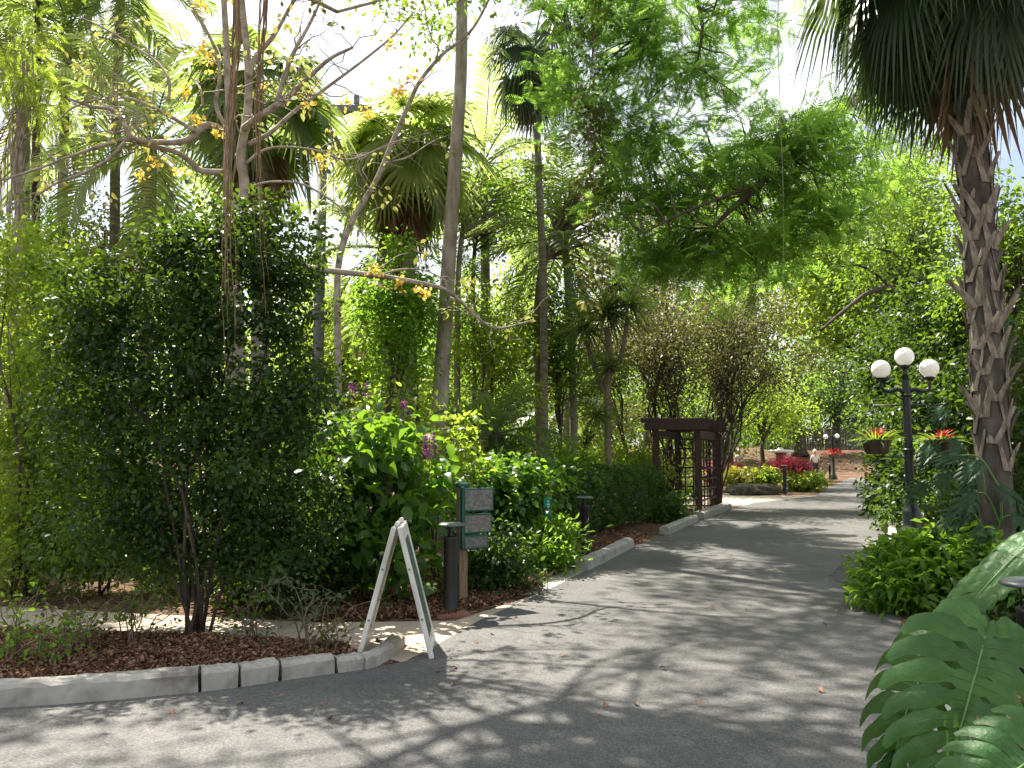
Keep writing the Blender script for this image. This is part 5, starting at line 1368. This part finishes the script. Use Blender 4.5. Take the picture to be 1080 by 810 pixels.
def thin_tree():
    Y = 11.5; r = RS(23); b = np.array([(357 - 540) / F_PX * Y, Y, 0])
    t = thing('sapling', 'thin bare curving sapling crossing the sky in front of the fan palm', 'tree', b)
    mb = MB()
    def br(px, r0, r1, dy=0, y0=0, tw=8):
        ys = Y + y0 + np.linspace(0, dy, len(px)); P = spline([at(x, y, yy) for (x, y), yy in zip(px, ys)], 6); R = np.linspace(r0, r1, len(P)); tube(mb, P, R, 8)
        for i in range(tw):
            j = r.randint(len(P) // 3, len(P)); Q = curve(P[j], P[j] + norm(r.normal(size=3) + [0, 0, .4]) * r.uniform(.3, .9), r, 6, .3); tube(mb, Q, np.linspace(R[j] * .4, .003, 6), 4, cap=False)
    br([(357, 640), (358, 480), (356, 360), (357, 280), (372, 232), (396, 192), (414, 150), (432, 108), (444, 84), (466, 58), (484, 44), (500, 28), (516, -2), (530, -40)], .06, .016, .5, 0, 10)
    br([(460, 64), (462, 50), (456, 42), (450, 22), (446, -6)], .014, .006, -.2, .3, 5)
    br([(405, 172), (430, 166), (455, 150), (480, 140)], .015, .006, .3, .1, 5)
    br([(390, 200), (378, 178), (382, 166), (420, 150), (452, 140)], .014, .006, -.3, .1, 6)
    mb.build('trunk', M['twig'], t)
    r2 = RS(8); cl = at(440, -60, Y + .2) + r2.normal(size=(16, 3)) * [1.0, .9, .4]
    m2 = MB(); foliage(m2, r2, cl, 14, .22, .22, SPRAY, up=.8); m2.build('crown', M['fern_leaf'], t)
thin_tree()

# ---- hanging vines and aerial roots
def vine(label, px, y0, y1, Y, w, m, n, seed, leaf=None, name='hanging_vine'):
    r = RS(seed); a = at(px, y0, Y); e = at(px, y1, Y)
    t = thing(name, label, 'vine', e, 'vines and roots hanging from the canopy')
    mb = MB()
    for i in range(n):
        f = r.uniform(.55, 1) if i else 1; k = 26; z = np.linspace(0, 1, k) * f
        ph = r.uniform(0, 6); P = a + (e - a) * z[:, None]; P[:, 0] += (w * (r.normal() * .8 * z + .5 * np.sin(z * 9 + ph) + .3 * np.sin(z * 23 + ph * 2)) + .05 * np.sin(z * 5 + seed)) * np.minimum(1, z * 4) + r.normal(size=k) * w * .12; P[:, 1] += w * (r.normal() * .5 + .35 * np.cos(z * 7 + ph))
        tube(mb, P, np.linspace(.011, .003, k) * r.uniform(.4, 1.1), 5)
    mb.build('strand', M[m], t)
    if leaf:
        c = a + (e - a) * r.rand(70)[:, None] + r.normal(size=(70, 3)) * [w, w, .1]
        mb = MB(); foliage(mb, r, c, 16, .12, .10, LEAF, up=.3, droop=.8); mb.build('foliage', M[leaf], t)
vine('long bunch of brown aerial roots hanging in front of the dark shrub', 245, -90, 402, 6.35, .035, 'root', 13, 1, name='aerial_roots'.rstrip('s'))
vine('shorter wispy bunch of aerial roots right of the long bunch', 279, -90, 335, 6.5, .028, 'root', 9, 2, name='aerial_root')
vine('thick leafy vine column hanging down the middle of the canopy', 626, -60, 330, 13.0, .11, 'bark_brown', 7, 3, 'olive_leaf')
vine('single thread like vine hanging against the sky near the palm', 823, -60, 330, 12.0, .008, 'twig', 1, 4)
vine('thin vine beside the leafy vine column', 640, -60, 260, 14.0, .03, 'bark_brown', 2, 5)
vine('wispy thread vine hanging left of the fan palm', 348, 110, 330, 12.5, .015, 'twig', 2, 6)

# ---- the feathery tree whose limbs reach in from the right
def feathery_tree():
    r = RS(31); Y = 14.5
    b = np.array([12.6, 15.0, 0]); t = thing('feathery_tree', 'big feathery leaved tree reaching across the sky from behind the palm', 'tree', b)
    mb = MB(); limbs = []
    def limb(pts, r0, r1, n=9):
        P = spline(pts, 7); tube(mb, P, np.linspace(r0, r1, len(P)), n); limbs.append(P); return P
    top = np.array([10.9, 14.3, 9.0])
    limb([b, b + [-.2, 0, 3], b + [-.7, -.4, 5.6], top], .34, .22, 14)
    limb([top, at(1020, 20, 14.0), at(950, 70, 13.6), at(880, 120, 13.2), at(840, 150, 13.0), at(800, 195, 12.8), at(770, 222, 12.8), at(752, 240, 12.9)], .15, .03)
    limb([at(868, 132, 13.1), at(830, 150, 13.3), at(785, 152, 13.6), at(735, 175, 14), at(700, 190, 14.4), at(655, 200, 14.8)], .06, .018)
    limb([at(800, 195, 12.8), at(770, 205, 12.3), at(720, 225, 12), at(680, 245, 12)], .035, .012)
    limb([top, top + [-.6, -.3, 2.2], at(860, -80, 13.2), at(760, -70, 13), at(700, -10, 13), at(680, 40, 13.2)], .14, .03)
    limb([at(760, -70, 13), at(680, -110, 13.5), at(620, -60, 14), at(600, 0, 14.2)], .07, .02)
    limb([at(720, -40, 13), at(740, 20, 12.6), at(735, 70, 12.6)], .05, .015)
    cl = []
    def cloud(px, py, hw, hh, n, Y, dy=.9):
        k = Y / F_PX
        c = at(px, py, Y) + r.normal(size=(n, 3)) * np.array([hw * k, dy, hh * k]) * .55
        cl.append(c); 
        for q in c[:: 2]:
            L = min(limbs[1:], key=lambda P: np.min(np.linalg.norm(P - q, axis=1))); j = np.argmin(np.linalg.norm(L - q, axis=1))
            tube(mb, curve(L[j], q, r, 6, .14, .05), np.linspace(.018, .004, 6), 4, cap=False)
    cloud(710, 205, 80, 40, 60, 13.6); cloud(800, 180, 70, 35, 54, 13.2); cloud(655, 60, 60, 65, 50, 13.6); cloud(725, 100, 55, 55, 44, 13.2); cloud(765, 25, 60, 25, 26, 12.8); cloud(850, 235, 50, 30, 30, 13.4); cloud(900, 185, 45, 28, 22, 13.8); cloud(780, 280, 60, 28, 30, 13.6)
    cloud(840, 145, 40, 24, 30, 13.2); cloud(730, 265, 75, 28, 34, 13.4); cloud(605, 100, 30, 70, 20, 14.2); cloud(820, 255, 60, 30, 34, 13.8); cloud(660, 150, 50, 30, 34, 13.8)
    cloud(700, -60, 130, 50, 60, 13.4, 1.6); cloud(900, 130, 30, 30, 12, 13); cloud(640, 10, 50, 30, 26, 13.4); cloud(690, 270, 50, 30, 26, 13.8)
    mb.build('trunk', M['bark_dark'], t)
    c = np.concatenate(cl); m2 = MB(); foliage(m2, r, c, 12, .24, .32, SPRAY, flat=.4, up=1.2, droop=.2, spread=.7); m2.build('crown', M['fern_leaf'], t)
feathery_tree()
def small_spray_tree():
    b = np.array([-7.2, 10.8, 0]); r = RS(33)
    t = thing('feathery_sapling', 'slim sapling with vivid yellow green feathery sprays at the left edge', 'tree', b)
    mb = MB(); P = spline([b, at(10, 400, 10.6), at(20, 200, 10.6), at(25, 60, 10.6)], 7); tube(mb, P, np.linspace(.07, .02, len(P)), 8)
    c = []
    for px, py, s in ((20, 60, 26), (40, 85, 24), (55, 105, 18), (10, 90, 22), (45, 120, 16), (30, 30, 14), (2, 320, 18), (10, 345, 16), (12, 60, 20)):
        for k in range(6):
            q = at(px + r.normal() * s * .6, py + r.normal() * s * .5, 10.6 + r.normal() * .4); c.append(q)
            tube(mb, curve(P[r.randint(10, len(P))], q, r, 5, .15), np.linspace(.014, .003, 5), 4, cap=False)
    mb.build('trunk', M['twig'], t); m2 = MB(); foliage(m2, r, np.array(c), 8, .15, .20, SPRAY, flat=.7, up=.8, droop=.6); m2.build('crown', M['lime_leaf'], t)
small_spray_tree()
# ================================================================== trees of the middle and far distance
def tree_px(name, label, px, top, bot, hw, Y, leaf, L, n, per, cr, seed, bark='bark_dark', r0=.14, nb=6, base_px=None, tmpl=None, gap=.25, group=None, twigs=8, shell=.4, stems=1, droop=.25, freq=1.6, fork_f=.5, spread=.6, zb=0.0, wob=.12):
    r = RS(seed + 300); k = Y / F_PX; bx = ((base_px if base_px is not None else px) - 540) * k
    b = np.array([bx, Y, float(gz(Y)) + zb]); bl = []
    for i in range(nb):
        f = (i + .5) / nb; py = top + (bot - top) * (.2 + .62 * f); w = hw * (.45 + .35 * math.sin(PI * (.2 + .65 * f)))
        x = px + r.uniform(-1, 1) * hw * .5; hh = (bot - top) * r.uniform(.2, .3)
        y = Y + r.normal() * hw * k * .3
        bl.append((at(x, py, y), (w * k * r.uniform(.8, 1.1), w * k * .8, hh * k)))
    f = np.mean([q[0] for q in bl], 0); fork = b + (f - b) * fork_f; fork[0] = b[0] + (f[0] - b[0]) * .35
    return plant(name, label, 'tree', b, bl, leaf, L, n=n, per=per, cr=cr, tmpl=tmpl or DIA, bark=bark, r0=r0, fork=fork, stems=stems, seed=seed, shell=shell, gap=gap, twigs=twigs, group=group, droop=droop, freq=freq, spread=spread, sides=7, wob=wob)

# twiggy trees behind the pergola
tree_px('twiggy_tree', 'twiggy dark branched tree with thin brownish leaves directly behind the pergola', 705, 285, 440, 70, 22.5, 'dry_leaf', .10, 300, 30, .30, 1, r0=.06, stems=11, nb=11, gap=.45, base_px=700, twigs=26, wob=.2)
tree_px('twiggy_tree', 'twiggy spreading tree whose dark limb leans over the pergola roof', 790, 290, 440, 72, 23.5, 'dry_leaf', .10, 300, 30, .30, 2, r0=.065, stems=10, nb=11, gap=.45, base_px=757, twigs=26, wob=.2)
tree_px('twiggy_tree', 'loose brown green tree behind the spiky dragon tree', 630, 320, 460, 55, 23, 'dry_leaf', .11, 260, 28, .32, 3, r0=.05, stems=6, nb=6, gap=.35, base_px=660, twigs=14)
# yellow-green trees right of centre
tree_px('leafy_tree', 'sunlit yellow green tree above the drive left of the lamp globes', 870, 195, 400, 75, 30, 'lime_leaf', .21, 260, 46, .36, 4, r0=.16, base_px=985, gap=.2, nb=8)
t = tree_px('leafy_tree', 'bright green tree directly behind the lamp globes', 945, 155, 420, 65, 26, 'mid_leaf', .15, 330, 60, .34, 5, r0=.16, base_px=1020, gap=.15, nb=8)
mb = MB()
for pts, r0_, r1_ in (([(1015, 430), (985, 355), (945, 308), (918, 308), (890, 328), (866, 348)], .13, .04), ([(985, 355), (975, 320), (948, 272), (925, 262)], .08, .03), ([(945, 308), (925, 290), (905, 280), (888, 281)], .06, .02)):
    P = spline([at(x, y, 25.2 - .5 * i) for i, (x, y) in enumerate(pts)], 6); tube(mb, P, np.linspace(r0_, r1_, len(P)), 8)
mb.build('limb', M['bark_dark'], t)
tree_px('leafy_tree', 'deep green tree between the palm trunk and the photo edge', 1050, 170, 470, 75, 18, 'mid_leaf', .14, 330, 46, .28, 6, r0=.16, base_px=1075, gap=.1, nb=8)
tree_px('leafy_tree', 'dark shaded tree low behind the lamp shaft', 985, 300, 500, 60, 21, 'dark_leaf', .14, 190, 44, .38, 7, r0=.14, base_px=1000, gap=.05, nb=8)  # shade from the palm and trees is put into the leaf colour
tree_px('leafy_tree', 'light green tree with sky gaps above the end of the drive', 880, 165, 330, 60, 62, 'blue_leaf', .2, 120, 40, .6, 8, r0=.22, gap=.4, nb=7, base_px=960)
tree_px('leafy_tree', 'yellow green tree top peeking out left of the palm crown', 955, 120, 300, 48, 38, 'mid_leaf', .22, 110, 40, .45, 9, r0=.2, gap=.3, nb=6)
tree_px('leafy_tree', 'grey green drooping tree right behind the person in white', 880, 350, 470, 45, 70, 'blue_leaf', .28, 130, 44, .8, 10, r0=.4, gap=.1, nb=7)
tree_px('leafy_tree', 'broad dark trunked tree behind the red leaved plants', 840, 380, 470, 55, 68, 'bright_leaf', .26, 130, 40, .8, 11, r0=.62, base_px=843, gap=.25, nb=6, fork_f=.62)
tree_px('leafy_tree', 'yellow green hanging foliage tree right of the pergola', 812, 385, 465, 36, 47, 'lime_leaf', .19, 120, 36, .5, 12, r0=.16, gap=.2, nb=6, base_px=800)
tree_px('leafy_tree', 'mid green tree filling the gap above the pergola', 760, 270, 430, 60, 38, 'bright_leaf', .2, 170, 44, .6, 13, r0=.2, gap=.15, nb=8)
tree_px('leafy_tree', 'bright olive tree high in the middle behind the leafy vine column', 680, 180, 400, 80, 33, 'olive_leaf', .18, 200, 44, .55, 14, r0=.2, gap=.25, nb=8)
tree_px('leafy_tree', 'pale green tree rising behind the feathery limbs', 765, 150, 330, 70, 45, 'lime_leaf', .22, 150, 40, .7, 15, r0=.25, gap=.35, nb=8)
# left and centre background
tree_px('leafy_tree', 'sunny yellow green tree behind the tall trunks at centre', 540, 230, 450, 60, 31, 'lime_leaf', .17, 190, 44, .5, 16, r0=.16, gap=.25, nb=8)
tree_px('leafy_tree', 'leafy tree with pale pinkish tint between the dark shrub and the trunks', 365, 290, 440, 45, 22, 'lime_leaf', .12, 150, 40, .36, 17, r0=.1, gap=.2, nb=7)
tree_px('leafy_tree', 'soft green tree behind the bushy fan palm', 470, 280, 470, 60, 29, 'bright_leaf', .16, 190, 44, .46, 18, r0=.16, gap=.2, nb=8)
tree_px('leafy_tree', 'hazy green tree behind the slender fan palm crown', 555, 140, 300, 50, 42, 'blue_leaf', .2, 120, 40, .6, 19, r0=.2, gap=.4, nb=7)
tree_px('leafy_tree', 'dense green tree at the left edge behind the yellow green bush', 40, 205, 470, 75, 16, 'bright_leaf', .12, 230, 44, .36, 20, r0=.12, gap=.2, nb=9)
tree_px('leafy_tree', 'pale olive tree with dry twigs behind the tall dark shrub', 85, 190, 400, 70, 19, 'olive_leaf', .12, 190, 40, .38, 21, r0=.12, gap=.3, nb=8)
tree_px('leafy_tree', 'green tree behind the flowering tree trunk', 195, 200, 420, 70, 20, 'bright_leaf', .13, 190, 42, .4, 22, r0=.12, gap=.25, nb=8)
tree_px('leafy_tree', 'light green tree left of the utility post foot', 315, 260, 470, 50, 24, 'lime_leaf', .14, 170, 42, .42, 23, r0=.12, gap=.2, nb=8)
tree_px('leafy_tree', 'shadowy green tree low behind the cycad', 500, 380, 500, 60, 25, 'mid_leaf', .15, 170, 42, .42, 24, r0=.12, gap=.05, nb=7)
tree_px('leafy_tree', 'mid green tree low behind the dragon tree trunk', 610, 370, 490, 60, 28, 'bright_leaf', .16, 170, 42, .45, 25, r0=.12, gap=.1, nb=7)
tree_px('leafy_tree', 'yellow green undergrowth tree behind the thin trunks', 420, 330, 480, 55, 24, 'bright_leaf', .14, 170, 42, .42, 26, r0=.1, gap=.1, nb=7)
tree_px('leafy_tree', 'dim green tree far behind the pergola lattice', 735, 400, 490, 60, 45, 'mid_leaf', .22, 150, 40, .65, 27, r0=.2, gap=.0, nb=7)
tree_px('leafy_tree', 'dark far tree beyond the mulch slope beside the board fence', 915, 390, 475, 50, 80, 'mid_leaf', .36, 130, 40, 1.0, 28, r0=.4, gap=.0, nb=7)
tree_px('leafy_tree', 'dark far tree beyond the mulch slope behind the white topped stand', 800, 400, 485, 55, 84, 'mid_leaf', .36, 140, 40, 1.0, 29, r0=.4, gap=.0, nb=7)
tree_px('leafy_tree', 'tall far tree closing the view at the end of the drive', 860, 310, 470, 75, 88, 'bright_leaf', .4, 170, 40, 1.25, 30, r0=.5, gap=.0, nb=8)
tree_px('leafy_tree', 'dark green tree at the right end behind the hanging basket', 950, 380, 490, 40, 34, 'mid_leaf', .2, 130, 40, .5, 31, r0=.2, gap=.0, nb=7)
tree_px('leafy_tree', 'small bright tree in front of the bushy fan palm trunk', 425, 250, 440, 46, 14.5, 'bright_leaf', .10, 190, 34, .2, 60, r0=.05, gap=.3, nb=6, base_px=405)
tree_px('leafy_tree', 'slim sunlit tree right of the pale leaning trunk foot', 515, 300, 460, 42, 17.5, 'lime_leaf', .11, 130, 32, .24, 61, r0=.06, gap=.35, nb=6)
tree_px('leafy_tree', 'small tree with loose foliage left of the dragon tree', 595, 290, 450, 40, 19, 'mid_leaf', .12, 130, 34, .26, 62, r0=.06, gap=.3, nb=6)
tree_px('leafy_tree', 'deep green bushy tree right behind the lamp globes and baskets', 1000, 290, 480, 50, 19.5, 'dark_leaf', .15, 240, 44, .28, 63, r0=.1, gap=.1, nb=8)  # dark green leaves, with the shade behind the lamp painted in
tree_px('leafy_tree', 'tall dark tree shading the bed beyond the lamp post', 940, 330, 500, 30, 24, 'dark_leaf', .16, 150, 40, .3, 64, r0=.1, gap=.1, nb=7, base_px=955)  # leaf colour darkened in place of shade falling on this tree
# undergrowth behind the shrubs
for i, (px, py, hw, hh, Y, lf_, lab) in enumerate((
        (350, 480, 50, 40, 13, 'mid_leaf', 'shaded undergrowth bush behind the purple flower spikes'),
        (500, 500, 60, 30, 15, 'mid_leaf', 'undergrowth bush around the cycad foot'),
        (590, 500, 40, 30, 17, 'bright_leaf', 'light undergrowth bush left of the dragon tree foot'),
        (660, 490, 40, 25, 21, 'lime_leaf', 'yellow green undergrowth bush between the hedge and the pergola posts'),
        (700, 510, 40, 26, 27, 'mid_leaf', 'dark undergrowth bush seen through the pergola posts'),
        (250, 500, 90, 60, 11, 'dark_leaf', 'dark undergrowth bush behind the stems of the tall shrub'),
        (90, 520, 90, 70, 12, 'mid_leaf', 'undergrowth bush deep behind the path at the left'),
        (420, 420, 30, 50, 19, 'lime_leaf', 'sunny undergrowth bush between the dark slim trunks'),
        (540, 440, 40, 40, 24, 'bright_leaf', 'sunny undergrowth bush right of the pale leaning trunk'))):
    b = np.array([(px - 540) / F_PX * Y, Y, 0])
    plant('undergrowth_bush', lab, 'bush', b, blobs_px([(px, py, hw, hh, 0, .8), (px - hw * .5, py + hh * .4, hw * .6, hh * .6, 0, .7), (px + hw * .5, py + hh * .3, hw * .6, hh * .7, 0, .7)], Y),
          lf_, .12, n=130, per=30, cr=.24, tmpl=DIA, stems=7, r0=.025, seed=90 + i, crown='foliage', twigs=5, shell=.3)
# crowns over the drive: their shade dapples the road
tree_px('shade_tree', 'tall shade tree outside the left edge whose boughs dapple the road', -150, -420, -40, 270, 10.5, 'mid_leaf', .16, 120, 80, .36, 40, r0=.24, gap=.6, nb=9, base_px=-210, freq=1.1)
for i, (px, Y, hw, lf_, lab) in enumerate(((400, 66, 60, 'mid_leaf', 'distant dark tree low behind the dark slim trunks'), (480, 72, 70, 'bright_leaf', 'distant tree low behind the cycad'), (560, 62, 70, 'mid_leaf', 'distant dark tree low behind the stout brown trunk'),
        (640, 70, 65, 'bright_leaf', 'distant tree low behind the dragon tree'), (700, 60, 60, 'mid_leaf', 'distant dark tree behind the pergola beams'), (760, 66, 55, 'bright_leaf', 'distant green tree behind the leaning dark limb'), (300, 60, 80, 'mid_leaf', 'distant dark tree behind the tall dark shrub'), (180, 56, 90, 'mid_leaf', 'distant tree glimpsed through the bushes at the left'), (60, 52, 90, 'bright_leaf', 'distant tree behind the left edge bushes'))):
    tree_px('distant_tree', lab, px, 330 - 10 * (i % 3), 492, hw, Y, lf_, .42, 130, 34, 1.0, 50 + i, r0=.3, gap=.0, nb=7)

# ================================================================== light, sky, camera
AZ, EL = math.radians(-38), math.radians(57)
sd = Vector((math.sin(AZ) * math.cos(EL), math.cos(AZ) * math.cos(EL), math.sin(EL)))
sun = bpy.data.lights.new('sun', 'SUN'); sun.energy = 5.0; sun.angle = math.radians(.6); sun.color = (1, .925, .81)
so = bpy.data.objects.new('sun', sun); C.objects.link(so); so.rotation_euler = sd.to_track_quat('Z', 'Y').to_euler()
w = bpy.data.worlds.new('World'); bpy.context.scene.world = w; w.use_nodes = True
nt = w.node_tree; nt.nodes.clear(); L = nt.links.new
sky = nt.nodes.new('ShaderNodeTexSky'); sky.sky_type = 'NISHITA'; sky.sun_disc = False; sky.sun_elevation = EL; sky.sun_rotation = AZ; sky.dust_density = 2.2; sky.air_density = 1.0; sky.ozone_density = 1.0
# thin bright cloud veil
tc = nt.nodes.new('ShaderNodeTexCoord'); nz = nt.nodes.new('ShaderNodeTexNoise'); nz.inputs['Scale'].default_value = 2.4; nz.inputs['Detail'].default_value = 6
mp = nt.nodes.new('ShaderNodeMapping'); mp.inputs['Scale'].default_value = (1, 1, 2.2); L(tc.outputs['Generated'], mp.inputs[0]); L(mp.outputs[0], nz.inputs['Vector'])
cr_ = nt.nodes.new('ShaderNodeValToRGB'); cr_.color_ramp.elements[0].position = .38; cr_.color_ramp.elements[0].color = (.12, .12, .12, 1); cr_.color_ramp.elements[1].position = .62; cr_.color_ramp.elements[1].color = (.92, .92, .92, 1); L(nz.outputs['Fac'], cr_.inputs[0])
mx = nt.nodes.new('ShaderNodeMix'); mx.data_type = 'RGBA'; L(cr_.outputs[0], mx.inputs[0]); L(sky.outputs[0], mx.inputs[6]); mx.inputs[7].default_value = (8.2, 8.2, 8.1, 1)
bg = nt.nodes.new('ShaderNodeBackground'); bg.inputs['Strength'].default_value = .07; L(mx.outputs[2], bg.inputs[0])
wo = nt.nodes.new('ShaderNodeOutputWorld'); L(bg.outputs[0], wo.inputs[0])

cam = bpy.data.cameras.new('camera'); co = bpy.data.objects.new('camera', cam); C.objects.link(co)
cam.sensor_width = 36; cam.lens = F_PX / 1080 * 36; cam.clip_end = 3000; cam.clip_start = .05
co.location = (0, 0, CAM_H); co.rotation_euler = (PI / 2 + PITCH, 0, 0)
sc = bpy.context.scene; sc.camera = co
sc.view_settings.view_transform = 'Standard'; sc.view_settings.look = 'None'; sc.view_settings.exposure = 1.62; sc.view_settings.gamma = 1; sc.view_settings.use_curve_mapping = False
sc.render.engine = 'CYCLES'; cy = sc.cycles; cy.max_bounces = 7; cy.diffuse_bounces = 4; cy.transmission_bounces = 5; cy.glossy_bounces = 2; cy.use_denoising = True; cy.caustics_reflective = False; cy.caustics_refractive = False
for o in bpy.data.objects:
    if '_o' in o: del o['_o']
